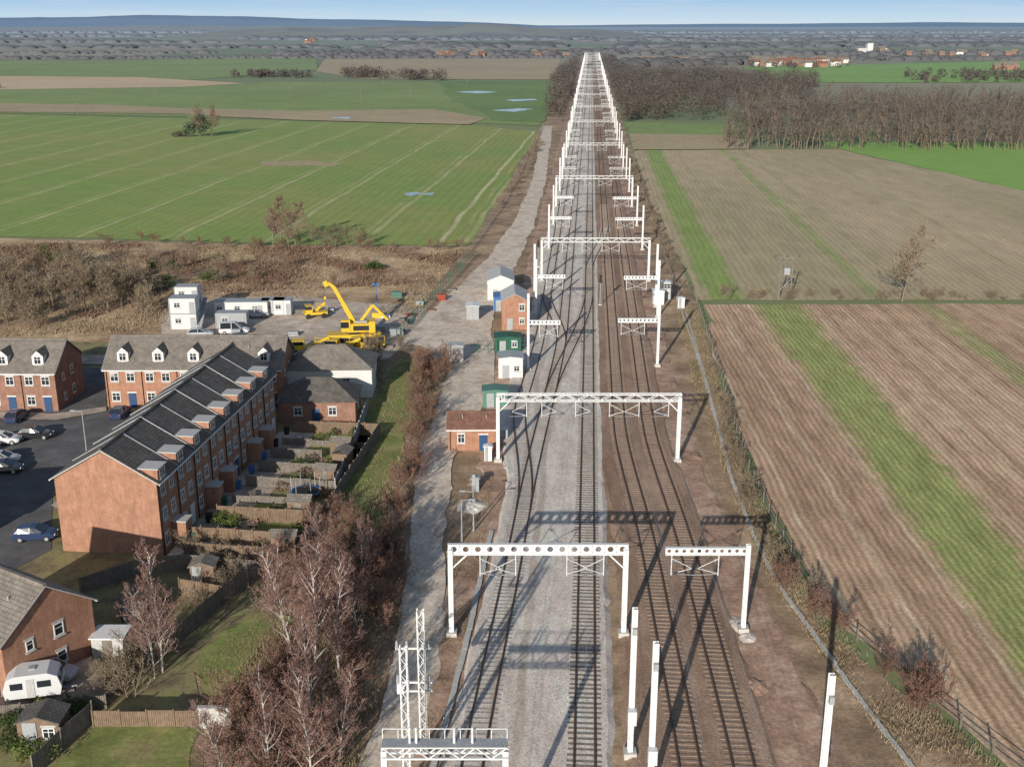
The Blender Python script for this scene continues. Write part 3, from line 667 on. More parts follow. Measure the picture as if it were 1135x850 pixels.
        d.build('dormers',e)
    return e
ang=math.radians(90-6.5)
c0=(-34.4,101.0)
LT=36.0; WT=10.4
e=house('terraced_brick_houses',c0,ang,LT,WT,7.9,11.0,'brick','slate_d',floors=3,bay=4.5,step=0.12,ww=1.0,door='upvc',gwin=False)
g=MB()
for i in range(8):
    xx=LT*(i+.27)/8; zz=.10*(i//2)
    g.box((xx,0.85,8.35+zz),(1.9,1.9,1.5),'brick'); g.box((xx,0.83,9.15+zz),(2.15,2.15,0.10),'lead'); window(g,(xx,-0.1,8.5+zz),1.2,0.9,'x',-1)
    if i%3!=1: xx=LT*(i+.73)/8; g.box((xx,-0.75,1.3),(1.5,1.4,2.6),'brick'); g.box((xx,-0.75,2.68),(1.7,1.6,0.12),'lead')
g.build('rear_wall_dormers',e)
house('terraced_brick_houses',(-55.4,146.5),0,24.0,9.5,5.6,8.8,'brick','slate',floors=2,bay=4.8,dormers='front',door='redp')
house('terraced_brick_houses',(-76.0,145.0),math.radians(-1),14.5,9.5,5.6,8.8,'brick2','slate',floors=2,bay=4.8,dormers='front')
a4=math.atan2(-0.52,0.85)
nx=Vector((0.85,-0.52)); px=Vector((0.52,0.85)) 
corner=Vector(G(108,722))
org=corner-px*8.4-nx*11.0
e4=house('brick_house',(org.x,org.y),a4,11.0,8.4,4.9,8.0,'brick','slate',floors=2,bay=5.5)
def hipped(name,loc,rz,Lx,Wy,eave,ridge,wall,roof):
    e=empty(name,(loc[0],loc[1],0),rz); g=MB(); g.box((Lx/2,Wy/2,eave/2),(Lx,Wy,eave),wall); g.build('walls',e)
    r=MB(); o=0.35; h=Wy/2
    r.add([(-o,-o,eave),(Lx+o,-o,eave),(Lx+o,Wy+o,eave),(-o,Wy+o,eave),(h,Wy/2,ridge),(Lx-h,Wy/2,ridge)],[(0,1,5,4),(2,3,4,5),(3,0,4),(1,2,5),(3,2,1,0)],roof)
    r.build('roof',e); w=MB()
    for t in (0.25,0.7): window(w,(Lx*t,0,eave*0.58),1.1,1.1,'x',-1)
    w.box((Lx*0.48,-0.02,1.0),(0.95,0.1,2.0),'doorblue'); window(w,(Lx,Wy*.5,eave*.55),1.0,1.0,'y',1); w.build('windows_and_doors',e)
x,y=G(318,442); hipped('rendered_house',(x,y),0.03,12.0,8.0,4.2,6.8,'render','slate')
x,y=G(310,470); hipped('brick_bungalow',(x,y),0.03,10.0,6.8,3.0,5.4,'brick2','slate_d')
house('brick_house',(-66.0,96.0),0.2,10,8,4.9,7.6,'brick','slate',floors=2,bay=5)
x,y=G(497,500); e=house('brick_relay_room',(x,y),0.02,5.9,4.6,3.0,4.2,'brick','redtile',floors=1,bay=5.9,gwin=False,bwin=False,ww=0.9,door='greyp')
def shed(name,u,v,w,d,h,wall,roof='greyp',pitch=0.6,rz=0.02,extras=None):
    x,y=G(u,v); e=empty(name,(x,y,0),rz); g=MB()
    g.add([(-w/2,0,0),(w/2,0,0),(w/2,d,0),(-w/2,d,0),(-w/2,0,h),(w/2,0,h),(w/2,d,h),(-w/2,d,h),(0,0,h+pitch),(0,d,h+pitch)],[(0,1,5,8,4),(2,3,7,9,6),(1,2,6,5),(3,0,4,7)],wall); g.build('walls',e)
    r=MB()
    for s in (-1,1):
        r.add([(s*(w/2+.15),-.15,h-.02),(s*(w/2+.15),d+.15,h-.02),(0,d+.15,h+pitch+.05),(0,-.15,h+pitch+.05),(s*(w/2+.15),-.15,h+.06),(s*(w/2+.15),d+.15,h+.06),(0,d+.15,h+pitch+.13),(0,-.15,h+pitch+.13)],[(4,5,6,7),(0,1,2,3),(0,3,7,4),(1,2,6,5),(0,1,5,4)],roof)
    r.build('roof',e)
    q=MB(); q.box((-w*.2,-0.03,1.05),(min(1.0,w*.4),0.08,2.1),'greyp'); 
    if w>2.5: window(q,(w*.25,0,min(h*.6,1.6)),0.9,0.9,'x',-1)
    if h>4.5: window(q,(w*.25,0,h*.8),1.0,1.1,'x',-1); window(q,(w/2,d*.3,h*.78),1.2,1.1,'y',1); window(q,(w/2,d*.7,h*.78),1.2,1.1,'y',1)
    q.build('door_and_windows',e); return e
shed('white_equipment_building',555,333,5.0,9,3.8,'render','lead',1.0)
shed('signal_box',571,366,4.6,8,5.0,'brick','lead',1.3)
shed('white_site_office',548,330,2.6,6,2.7,'upvc','upvc',0.15)
shed('green_shipping_container',563,392,4.2,3.2,2.6,'greenp','greenp',0.12)
shed('white_equipment_cabin',566,420,3.6,3.4,3.2,'render','greyp',0.15)
shed('teal_relay_cabinet',549,452,3.4,2.6,2.4,'teal','teal',0.12)
shed('grey_equipment_cabinet',505,402,2.4,2.2,2.6,'greyp','lead',0.12)
shed('blue_storage_container',556,345,2.8,4,2.6,'bluep','bluep',0.12)
shed('grey_equipment_cabinet',541,512,0.9,0.7,1.9,'upvc','upvc',0.08)
shed('grey_equipment_cabinet',527,545,0.8,0.7,1.6,'greyp','greyp',0.08)
shed('white_equipment_cabin',524,355,2.2,3,2.5,'greyp','upvc',0.1)
shed('grey_equipment_cabinet',730,338,2.0,2,2.6,'upvc','upvc',0.1)
shed('grey_equipment_cabinet',739,332,1.6,2,3.2,'lead','upvc',0.1)
shed('grey_equipment_cabinet',755,342,1.2,1,1.9,'upvc','upvc',0.1)
def cabin(name,u,v,w,d,floors,mat='upvc',rz=0.03):
    x,y=G(u,v); e=empty(name,(x,y,0),rz); g=MB(); q=MB()
    for f in range(floors):
        z=f*2.75+0.15; g.box((w/2,d/2,z+1.3),(w,d,2.6),mat); g.box((w/2,d/2,z+2.64),(w+.1,d+.1,0.09),'greyp')
        n=max(1,int(w/3))
        for i in range(n): window(q,(w*(i+.3)/n,0,z+1.5),1.1,0.9,'x',-1)
        q.box((w*0.86,-.02,z+1.05),(0.85,.08,2.0),'greyp')
        for cx in (0,w):
            g.box((cx,0,z+1.3),(0.14,0.14,2.62),'greyp')
    if floors>1:
        q.beam((w+.5,-1.0,0.2),(w+.5,3.4,2.9),0.8,0.1,'greyp'); q.beam((w+.1,-1,1.1),(w+.1,3.4,3.9),.05,.05,'greyp')
    g.build('cabin_body',e); q.build('windows_and_door',e)
cabin('site_cabin_stack',190,366,4.4,3.0,2,'render'); cabin('site_cabin_stack',196,352,4.0,2.8,2,'render')
cabin('site_cabin',238,352,9.5,3,1,'render'); cabin('site_cabin',290,350,4.0,2.6,1,'lead'); cabin('site_cabin',303,350,3.2,2.6,1,'render'); cabin('site_cabin',240,365,5.2,2.4,1,'greyp')
def crane(u,v,rz):
    x,y=G(u,v); e=empty('yellow_rail_crane',(x,y,0),rz); g=MB()
    g.box((0,0,1.15),(8.6,2.6,0.5),'yellow')
    for s in (-1,1):
        for xx in (-3.4,-2.2,2.2,3.4): g.cyl((xx,s*1.15,0.5),(xx,s*1.4,0.5),0.5,0.5,'black',12)
        g.beam((s*3.9,-1.2,0.9),(s*3.9,-2.6,0.2),0.25,0.25,'yellow'); g.beam((s*3.9,1.2,0.9),(s*3.9,2.6,0.2),0.25,0.25,'yellow')
    g.build('chassis_and_wheels',e); g=MB()
    g.cyl((0,0,1.4),(0,0,1.8),1.1,1.1,'black',16); g.box((1.0,0,2.5),(4.2,2.5,1.4),'yellow'); g.box((3.0,0,2.6),(1.0,2.7,1.9),'yellow')
    g.box((1.2,-1.27,2.5),(2.6,.06,.8),'black'); g.box((1.2,0.3,3.35),(2.0,1.6,0.3),'greyp'); g.box((-1.3,-0.85,2.9),(1.5,0.95,1.9),'yellow'); g.box((-1.45,-0.87,3.1),(1.3,1.0,1.0),'glass')
    g.build('superstructure',e); g=MB()
    g.beam((0.2,0.3,2.8),(-1.6,0.3,6.4),0.6,0.75,'yellow'); g.beam((-1.6,0.3,6.4),(-3.0,0.3,9.2),0.5,0.6,'yellow'); g.beam((-3.0,0.3,9.2),(-3.9,0.3,9.9),0.45,0.5,'yellow')
    g.beam((-3.9,.3,9.9),(-4.6,.3,9.6),0.6,0.9,'yellow'); g.beam((0.8,0.3,2.6),(-1.0,0.3,5.2),0.25,0.25,'greyp'); g.beam((0.9,.3,3.0),(3.2,.3,6.0),0.35,0.45,'yellow'); g.beam((3.2,.3,6.0),(5.6,.3,3.4),0.3,0.4,'yellow')
    g.cyl((-4.5,.3,9.3),(-4.5,.3,7.6),0.03,0.03,'black',5); g.box((-4.5,.3,7.4),(.35,.25,.5),'yellow'); g.build('boom',e)
crane(393,378,0.12)
def flat(u,v,rz,L=6.2):
    x,y=G(u,v); e=empty('yellow_access_platform',(x,y,0),rz); g=MB(); g.box((0,0,0.95),(L,2.2,0.4),'yellow')
    for s in (-1,1):
        for xx in (-L*.35,L*.35): g.cyl((xx,s*.95,.5),(xx,s*1.2,.5),.5,.5,'black',12)
    g.box((-L*.3,0,1.75),(L*.3,2.0,1.2),'yellow'); g.box((-L*.33,0,2.0),(L*.3,2.05,0.6),'glass')
    g.beam((0,0,1.3),(L*.45,0,2.6),.4,.4,'yellow')
    for s in (-1,1):
        g.beam((L*.1,s*1.0,2.3),(L*.5,s*1.0,2.3),.06,.06,'yellow'); g.beam((L*.1,s*1.0,1.2),(L*.1,s*1.0,2.3),.06,.06,'yellow'); g.beam((L*.5,s*1,1.2),(L*.5,s*1,2.3),.06,.06,'yellow')
    g.build('body',e)
flat(345,392,0.15,6.5); flat(382,392,-0.1,6.0); flat(350,352,0.3,4.0); flat(408,388,0.5,5.0)
for (u,v,w,k) in ((335,350,2.4,'timber_g'),(365,346,2.0,'greyp'),(455,350,2.0,'redp'),(428,352,1.6,'upvc'),(440,372,2.2,'greyp'),(422,368,1.8,'greyp'),(490,333,1.6,'redp'),(500,322,2,'timber_g'),(478,345,1.5,'timber'),(262,372,1.5,'greyp'),(440,330,2.0,'teal'),(412,375,1.5,'timber'),(448,360,1.6,'timber_g'),(430,385,1.8,'timber_g'),(326,372,1.6,'greyp'),(300,380,2,'timber_g'),(466,338,1.4,'greyp')):
    x,y=G(u,v); g=MB()
    for i in range(random.randint(1,3)): g.box((x+random.uniform(-.1,.1),y,0.25+i*.38),(w,1.2,0.3),k,random.uniform(-.1,.1)); 
    for s in (-.4,0,.4): g.box((x+s*w,y,0.08),(.1,1.2,.12),'timber')
    g.build('material_stack')
x,y=G(418,352); g=MB(); g.beam((x,y,0),(x,y,6),.14,.14,'bluep'); g.box((x,y,.5),(1.6,1.1,.9),'yellow'); 
for s in (-.4,.4): g.box((x+s,y,6.1),(.5,.2,.4),'bluep')
g.build('lighting_tower')
# ------------------------------------------------------------------ vehicles
def carpaint(name,c):
    m,N,L,b=newmat(name,0.3,0.5); tc=N.new('ShaderNodeTexCoord')
    L.new(mix(N,L,noise(N,L,tc.outputs['Object'],1.5,4),c,[x*0.85 for x in c]),b.inputs['Base Color']); b.inputs['Coat Weight'].default_value=0.4; return m
PA={k:carpaint('car_paint_'+k,c) for k,c in dict(white=(.72,.72,.72),black=(.02,.02,.024),silver=(.5,.51,.53),blue=(.03,.05,.12),red=(.25,.03,.03)).items()}
def car(loc,rz,col,L=4.3,van=False,name='parked_car'):
    e=empty(name,(loc[0],loc[1],0.10),rz); sc=L/4.3; pm=PA[col]
    def ring(x,w,zb,zt,c=0.1): return [(x*sc,-w+c,zb),(x*sc,w-c,zb),(x*sc,w,zb+c),(x*sc,w,zt-c),(x*sc,w-c,zt),(x*sc,-w+c,zt),(x*sc,-w,zt-c),(x*sc,-w,zb+c)]
    g=MB()
    g.loft([ring(-2.15,.72,.38,.80),ring(-2.0,.84,.26,.98),ring(-1.2,.89,.22,1.02),ring(0,.9,.22,1.0),ring(1.0,.89,.22,.97),ring(1.75,.85,.24,.86),ring(2.05,.76,.3,.72),ring(2.15,.62,.38,.6)],pm)
    g.build('body',e,smooth=False)
    g=MB(); zt=1.5 if not van else 2.0
    rr=[(-1.95,.80,.98,.80,.985),(-1.45 if not van else -1.9,.80,.98,.62,zt-.06),(-.3,.82,.98,.64,zt),(.25,.82,.98,.63,zt-.05),(1.15,.80,.96,.78,.97)]
    rings=[[(x*sc,-w0,z0),(x*sc,w0,z0),(x*sc,w1,z1),(x*sc,-w1,z1)] for x,w0,z0,w1,z1 in rr]
    g.loft(rings,'glass'); g.build('windows',e)
    g=MB(); g.loft([[(x*sc,-w1+.02,z1+.012),(x*sc,w1-.02,z1+.012),(x*sc,w1-.06,z1+.05),(x*sc,-w1+.06,z1+.05)] for x,w0,z0,w1,z1 in rr[1:4]],pm)
    for s in (-1,1):
        for a_,b_ in ((1,0),(2,2),(3,4)):
            p=rr[a_];q=rr[b_]; g.beam((p[0]*sc,s*(p[3]+.005),p[4]),((q[0] if b_!=a_ else p[0])*sc,s*(q[1]+.01),q[2]),0.08,0.06,pm)
        g.box((0.9*sc,s*.98,1.02),(.12,.16,.12),pm)
    g.build('roof_and_pillars',e)
    g=MB()
    for xx in (-1.3,1.32):
        for s in (-1,1):
            g.cyl((xx*sc,s*.72,.32),(xx*sc,s*.92,.32),.32,.32,'black',14); g.cyl((xx*sc,s*.92,.32),(xx*sc,s*.935,.32),.19,.17,'greyp',10)
    g.build('wheels',e); g=MB()
    for s in (-1,1): g.box((2.07*sc,s*.56,.66),(.12,.26,.12),'upvc'); g.box((-2.1*sc,s*.62,.82),(.1,.2,.2),'redp')
    g.box((2.15*sc,0,.42),(.04,.5,.11),'upvc'); g.build('lights_and_plates',e)
def cg(u,v,rz,col,**k): car(G(u,v),rz,col,**k)
cg(56,752,-0.12,'silver'); cg(40,486,0.05,'black'); cg(4,492,0.1,'white'); cg(20,466,1.5,'blue'); cg(134,462,1.55,'blue')
cg(40,598,0.1,'blue'); cg(2,514,0.1,'silver'); cg(5,524,0.1,'black'); cg(-20,500,0.1,'red')
cg(260,370,0.1,'white',van=True,L=5.0,name='parked_van'); cg(222,374,0.2,'silver'); cg(268,380,0.1,'black'); cg(285,352,0.1,'silver')
# white touring caravan beside the nearest house
x,y=G(40,772); e=empty('white_caravan',(x,y,.1),.25); g=MB()
pr=[(-2.0,.55),(-2.1,1.3),(-1.8,2.2),(-1.2,2.45),(1.2,2.45),(1.9,2.1),(2.15,1.2),(2.0,.5)]
g.loft([[(a,s,b) for a,b in pr] for s in (-1.05,1.05)],PA['white']); g.build('body',e); g=MB()
for xx,w in ((-1.1,.9),(.9,1.0)): g.box((xx,-1.06,1.6),(w,.04,.55),'glass')
g.box((-.1,-1.065,1.3),(.6,.05,1.6),'lead'); g.box((2.03,0,1.65),(.12,1.4,.5),'glass'); g.box((0,0,2.5),(.5,.5,.1),'greyp'); g.build('windows_and_door',e); g=MB()
for s in (-1,1): g.cyl((0,s*.85,.33),(0,s*1.06,.33),.33,.33,'black',14)
g.beam((2,0,.45),(3.1,0,.45),.1,.1,'greyp'); g.cyl((2.9,0,0),(2.9,0,.45),.08,.08,'black'); g.build('wheels_and_drawbar',e)
# ------------------------------------------------------------------ street lamps
def lamp(u,v,h=6.0,d=1):
    x,y=G(u,v); g=MB(); g.cyl((x,y,0),(x,y,1.2),0.11,0.1,'greyp'); g.cyl((x,y,1.2),(x,y,h),0.07,0.05,'greyp'); g.beam((x,y,h),(x-d*0.9,y,h+.15),.06,.06,'greyp'); g.box((x-d*1.1,y,h+.14),(.6,.22,.12),'greyp'); g.build('street_lamp')
lamp(97,508); lamp(512,600,4.5,-1); lamp(525,590,4.5,1); lamp(5,740,6,1)
# ------------------------------------------------------------------ fences
def fence(name,pts,h=1.8,k='timber',world=False,board=True,gap=1.8,z=0):
    W=[Vector((*(p if world else G(*p)),z)) for p in pts]; g=MB()
    for a,b in zip(W[:-1],W[1:]):
        n=max(1,int((b-a).length/gap)); d=(b-a).normalized()
        for i in range(n+1):
            p=a.lerp(b,i/n); g.box((p.x,p.y,h/2+.05),(.11,.11,h+.1),k,math.atan2(d.y,d.x))
        for i in range(n):
            p=a.lerp(b,(i+.04)/n); q=a.lerp(b,(i+.96)/n); dz=random.uniform(-.06,.06)
            if board:
                m_=int((q-p).length/.15)
                for j in range(m_):
                    c_=p.lerp(q,(j+.5)/m_); g.box((c_.x,c_.y,h/2+dz),(.135,.022+.02*(j%2),h-.1),k,math.atan2(d.y,d.x))
            else:
                for zz in (h*.35,h*.65,h*.95): g.beam(p+Vector((0,0,zz)),q+Vector((0,0,zz)),.03,.06,k)
    return g.build(name)
def loc2w(lx,ly): 
    ca,sa=math.cos(ang),math.sin(ang); return (c0[0]+lx*ca-ly*sa,c0[1]+lx*sa+ly*ca)
GL=13.5
for i in range(9):
    x=LT*i/8; 
    fence('garden_fence',[loc2w(x,-2.2),loc2w(x+random.uniform(-.5,.5),-(GL if i not in (3,6) else 8.5))],random.choice([1.0,1.4,1.75]),random.choice(['timber','timber_g','timber_g']),world=True)
fence('garden_fence',[loc2w(0,-GL),loc2w(LT,-GL)],1.8,'timber_g',world=True)
for i in range(8):
    x=LT*i/8; w=LT/8; dd=random.uniform(-7,-4.5)
    poly('garden_plot',[loc2w(x+.1,dd-.05),loc2w(x+w-.1,dd-.05),loc2w(x+w-.1,-GL+.1),loc2w(x+.1,-GL+.1)],0.10,random.choice(['grass','garden','paving','garden']),world=True)
    poly('patio',[loc2w(x+.1,-.3),loc2w(x+w-.1,-.3),loc2w(x+w-.1,dd),loc2w(x+.1,dd)],0.11,random.choice(['paving','gravel','paving','yard']),world=True)
    if i%2==0 or i==5:
        p=loc2w(x+w*random.uniform(.4,.65),-GL+random.uniform(1.3,3)); e=empty('garden_shed',(p[0],p[1],0.05),ang+random.choice([0,1.57])+random.uniform(-.1,.1)); g=MB(); g.box((0,0,1),(2.4,1.8,2.0),'timber'); g.build('walls',e); g=MB(); rk=random.choice(['slate','lead','timber_g'])
        for s in (-1,1): g.add([(-1.35,s*1.05,1.95),(1.35,s*1.05,1.95),(1.35,0,2.5),(-1.35,0,2.5)],[(0,1,2,3)],rk); 
        g.build('roof',e); g=MB(); g.box((0,.92,.95),(.8,.06,1.8),'timber_g'); g.build('door',e)
    for q in range(3):
        p=loc2w(x+w*random.uniform(.15,.85),-6-random.random()*6); cloud_obj('garden_shrub',[[p[0],p[1],.6]],[[random.uniform(.4,1.0),random.uniform(.4,1.0),.7]],170,.09,random.choice(['leaf','hedge','bramble','bramble']))
    p=loc2w(x+w*.4,-3.8); g=MB(); g.box((p[0],p[1],.45),(1.4,.8,.06),random.choice(['timber_g','lead']),random.uniform(0,3))
    for s in (-.5,.5): g.box((p[0]+s,p[1],.22),(.08,.5,.44),'timber_g')
    g.build('garden_table')
    p=loc2w(x+w*.8,-1.6); g=MB(); k_=random.choice(['greenp','bluep','black']); g.add([(p[0]-.25,p[1]-.25,.12),(p[0]+.25,p[1]-.25,.12),(p[0]+.25,p[1]+.25,.12),(p[0]-.25,p[1]+.25,.12),(p[0]-.3,p[1]-.32,1.0),(p[0]+.3,p[1]-.32,1.0),(p[0]+.3,p[1]+.32,1.0),(p[0]-.3,p[1]+.32,1.0)],[(0,1,5,4),(1,2,6,5),(2,3,7,6),(3,0,4,7)],k_); g.box((p[0],p[1],1.05),(.66,.7,.08),k_); g.build('wheelie_bin')
# trampoline in a garden
p=loc2w(LT*.44,-9.8); g=MB(); g.cyl((p[0],p[1],.75),(p[0],p[1],.8),1.5,1.5,'black',18); n=18
for i in range(n):
    a=2*math.pi*i/n;b_=2*math.pi*(i+1)/n; g.beam((p[0]+1.6*math.cos(a),p[1]+1.6*math.sin(a),.8),(p[0]+1.6*math.cos(b_),p[1]+1.6*math.sin(b_),.8),.25,.06,'bluep')
    if i%3==0: g.beam((p[0]+1.6*math.cos(a),p[1]+1.6*math.sin(a),0),(p[0]+1.6*math.cos(a),p[1]+1.6*math.sin(a),2.5),.05,.05,'greyp')
g.build('garden_trampoline')
fence('garden_fence',[(190,722),(245,672),(290,640)],1.9,'timber_g'); fence('boundary_fence',[(372,548),(392,500),(408,455)],1.9,'greyp')
fence('garden_fence',[(205,600),(300,606)],1.8,'timber'); fence('garden_fence',[(205,632),(285,640)],1.8,'timber_g'); fence('garden_fence',[(200,660),(250,668)],1.8,'timber')
fence('garden_fence',[(90,660),(150,640),(205,632)],1.8,'timber_g')
fence('picket_fence',[(104,806),(224,806)],1.5,'timber'); fence('garden_fence',[(104,800),(70,830),(38,862)],1.8,'timber_g'); fence('garden_fence',[(-40,801),(118,785)],1.2,'timber_g')
x,y=G(240,806); g=MB(); g.box((x,y,.85),(2.4,.3,1.7),'concrete'); g.box((x,y,1.75),(2.6,.42,.1),'lead'); g.build('rendered_wall')
x,y=G(125,722); g=MB(); g.box((x,y,.9),(2.6,2.0,1.8),'lead'); g.box((x,y,1.85),(2.9,2.3,.12),'upvc'); g.box((x,y-1.03,.85),(.8,.05,1.6),'timber_g'); g.build('garden_store')
shed('garden_shed',45,828,3.0,2.2,2.0,'timber','slate_d',.5)
shed('garden_shed',150,690,2.4,2.0,2.0,'timber_g','slate_d',.5); shed('garden_shed',225,650,2.2,1.8,2.0,'timber','slate',.4)
fence('green_palisade_fence',[(440,378),(470,345),(500,312),(525,285)],2.2,'greenp',board=False,gap=2.4); fence('green_palisade_fence',[(530,392),(552,392),(585,392)],2.2,'greenp',board=False,gap=1.5)
fence('lineside_fence',[(772,335),(800,420),(825,510),(852,570),(905,672),(1000,755),(1100,835),(1200,910)],1.2,'timber_g',board=False,gap=3.0)
fence('lineside_fence',[(522,278),(560,225),(590,165),(602,140)],1.3,'timber_g',board=False,gap=4.0)
fence('lineside_fence',[(752,330),(735,280),(715,220),(700,170)],1.2,'timber_g',board=False,gap=4.0)
xa,ya=G(863,331); xb,yb_=G(877,332); g=MB()
for x,yv in ((xa,ya),(xb,ya)): g.cyl((x,yv,0),(x,yv,8.3),.17,.12,'timber_g',8)
for z in (8.0,7.2,4.6): g.beam((xa-.8,ya-.15,z),(xb+.8,ya-.15,z),.14,.16,'timber_g')
g.beam((xa,ya,1.5),(xb,ya,4),.08,.08,'greyp')
g.box(((xa+xb)/2,ya-.2,5.4),(1.1,.8,1.3),'greyp')
for t in (-.5,.5,1.5): g.cyl((xa+(xb-xa)*t,ya-.1,8.1),(xa+(xb-xa)*t,ya-.1,8.5),.08,.05,'black',6)
g.build('transformer_h_pole')
for (u,v,h) in ((86,128,7),(322,110,9),(400,112,10),(455,110,10),(486,100,9),(518,96,9),(425,95,9),(173,110,8),(222,66,10),(420,84,10),(120,75,12)):
    x,y=G(u,v); g=MB(); g.cyl((x,y,0),(x,y,h),.2,.16,'timber_g',6); g.beam((x-.9,y,h-.5),(x+.9,y,h-.5),.16,.16,'timber_g'); g.build('telegraph_pole')
# ------------------------------------------------------------------ vegetation
BP=['bark_pale','twig_purple']; BB=['bark','twig_brown']
birch=dict(h=10.5,r=.12,n1=24,n2=9,n3=6,n4=2,rt=.0135,up=.55,spread=.35,start=.12,prof=.85)
for i,(u,v,s) in enumerate([(180,745,1.0),(172,752,.7),(326,735,1.0),(348,752,1.08),(376,745,.95),(352,700,.95),(398,705,.85),(316,700,.8),(404,655,.7),(372,655,.75),(345,800,.8),(295,870,.85),(345,885,.9),(250,885,.7),(375,850,.7),(412,640,.55)]):
    tree_obj('birch_tree',100+i%4,G(u,v),BP,s,**birch)
shr=dict(h=3.4,r=.045,n1=12,n2=5,n3=4,n4=0,rt=.017,up=.4,spread=.5,start=.05,multi=3)
shm=[tree_mesh(300+i,**shr) for i in range(3)]
def thicket(name,P,n,smin,smax,mats):
    X,Y=scatter(gp(P),n); return merge_trees(name,shm,list(zip(X,Y)),[random.uniform(smin,smax) for _ in X],mats)
BT=['bark','twig_red']
thicket('bramble_thicket',[(465,400),(505,395),(488,450),(470,500),(452,600),(440,700),(405,790),(385,860),(330,900),(230,900),(235,800),(290,760),(340,690),(390,640),(425,600),(445,520)],125,.45,1.1,BT)
thicket('bramble_thicket',[(395,400),(420,385),(465,390),(440,410),(410,430)],14,.6,1.0,BB)
thicket('bramble_thicket',[(290,640),(375,555),(400,600),(330,690),(290,700)],22,.5,1.0,BT)
thicket('lineside_scrub',[(778,345),(800,430),(825,520),(860,610),(905,660),(890,672),(840,600),(805,520)],26,.35,.8,BB)
thicket('lineside_scrub',[(850,620),(900,670),(1000,740),(1060,800),(1020,800),(930,710),(860,650)],20,.45,.9,BT)
thicket('scrub_thicket',[(0,300),(140,292),(180,330),(170,362),(60,372),(-60,350)],50,1.0,1.9,BB)
thicket('scrub_thicket',[(-200,300),(20,295),(20,368),(-200,370)],28,.8,1.7,BB)
thicket('scrub_thicket',[(150,285),(500,282),(470,330),(320,322),(190,325)],20,.3,.9,BT)
thicket('scrub_thicket',[(150,285),(330,282),(300,325),(190,322)],10,.8,1.5,BB)
thicket('hedge',[(785,327),(1160,329),(1160,335),(785,334)],50,.35,.7,BB)
thicket('scrub_thicket',[(100,262),(300,268),(515,272),(505,280),(300,278),(100,272)],34,.4,.8,BT)
thicket('scrub_thicket',[(524,275),(588,165),(600,150),(604,160),(560,240),(535,285)],40,.4,.8,BB)
thicket('lineside_scrub',[(690,160),(715,210),(742,275),(770,330),(762,332),(730,270),(703,210)],50,.4,.8,BB)
thicket('garden_shrubs',[(110,740),(170,700),(195,720),(150,790),(110,780)],12,.6,1.0,BB)
thicket('garden_shrubs',[(205,610),(290,612),(280,640),(205,690)],10,.4,.8,BB)
for (u,v,r) in ((165,318,2.2),(70,290,2.5),(18,335,2.4),(185,300,1.4),(230,312,1.6),(410,300,1.2)):
    x,y=G(u,v); C=[[x+random.gauss(0,r),y+random.gauss(0,r*.8),random.uniform(.8,r)] for _ in range(6)]
    cloud_obj('holly_bush',C,[[r*.7,r*.7,r*.55]]*6,170,.14,'leaf')
for (u,v,k) in ((60,792,'hedge'),(20,809,'leaf'),(45,838,'hedge'),(255,580,'hedge'),(250,590,'hedge'),(5,830,'leaf'),(85,788,'hedge'),(330,520,'leaf')):
    x,y=G(u,v); C=[[x+random.uniform(-1.3,1.3),y+random.uniform(-.6,.6),random.uniform(.4,.9)] for _ in range(6)]
    cloud_obj('garden_hedge',C,[[.8,.7,.6]]*6,220,.07,k)
tr2=dict(h=11,r=.2,n1=18,n2=8,n3=6,n4=2,rt=.024,up=.35,spread=.40,start=.15)
for i,(u,v,s) in enumerate([(312,273,.98),(328,274,.85),(303,272,.8),(320,275,.7)]): tree_obj('bare_tree',200+i%2,G(u,v),['bark','twig_purple'],s,**tr2)
for i,(u,v,s) in enumerate([(350,273,.5),(372,274,.5),(385,274,.45),(405,273,.4),(398,275,.42),(360,273,.4)]): tree_obj('bare_tree',201,G(u,v),BB,s,**tr2)
tree_obj('ivy_covered_tree',202,G(1000,334),BB,1.2,**tr2)
x,y=G(1000,334); cloud_obj('ivy_covered_tree_foliage',[[x+random.gauss(0,1.5),y+random.gauss(0,1),random.uniform(3,8)] for _ in range(8)],[[1.1,1.1,1.4]]*8,70,.12,'drygrass')
for i,(u,v,s) in enumerate([(60,345,.8),(95,346,.75),(120,345,.8),(35,350,.7),(135,340,.6),(-30,340,.8),(15,335,.6),(160,350,.45)]): tree_obj('bare_tree',203,G(u,v),BB,s,**tr2)
x,y=G(222,152); tree_obj('field_tree',204,(x,y),BB,1.25,**tr2); tree_obj('field_tree',205,(x+5,y+2),['bark','twig_purple'],1.15,**tr2)
cloud_obj('field_tree_ivy',[[x-4,y,5],[x-2,y+2,7],[x+1,y,8],[x+3,y,5.5],[x-5,y,3],[x+1,y-1,4]],[[3.0,3,2.4]]*6,260,.3,'far_green')
x,y=G(196,152); cloud_obj('field_bush',[[x,y,1.2],[x+3,y,1.6]],[[2.6,2,1.5]]*2,260,.25,'far_tree')
wd=dict(h=14,r=.24,n1=14,n2=6,n3=2,n4=0,rt=.065,up=.6,spread=.28,start=.22)
wt=[tree_mesh(400+i,**wd) for i in range(4)]
P=gp([(803,160),(870,166),(1000,166),(1135,165),(1500,162),(1500,118),(1135,118),(820,118)])
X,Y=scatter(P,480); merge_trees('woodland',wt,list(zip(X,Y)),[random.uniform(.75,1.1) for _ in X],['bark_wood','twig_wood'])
Pe=gp([(805,163),(1500,163),(1500,167),(805,167)]); X,Y=scatter(Pe,170); merge_trees('woodland_edge',wt,list(zip(X,Y)),[random.uniform(.6,.95) for _ in X],['bark_wood','twig_wood'])
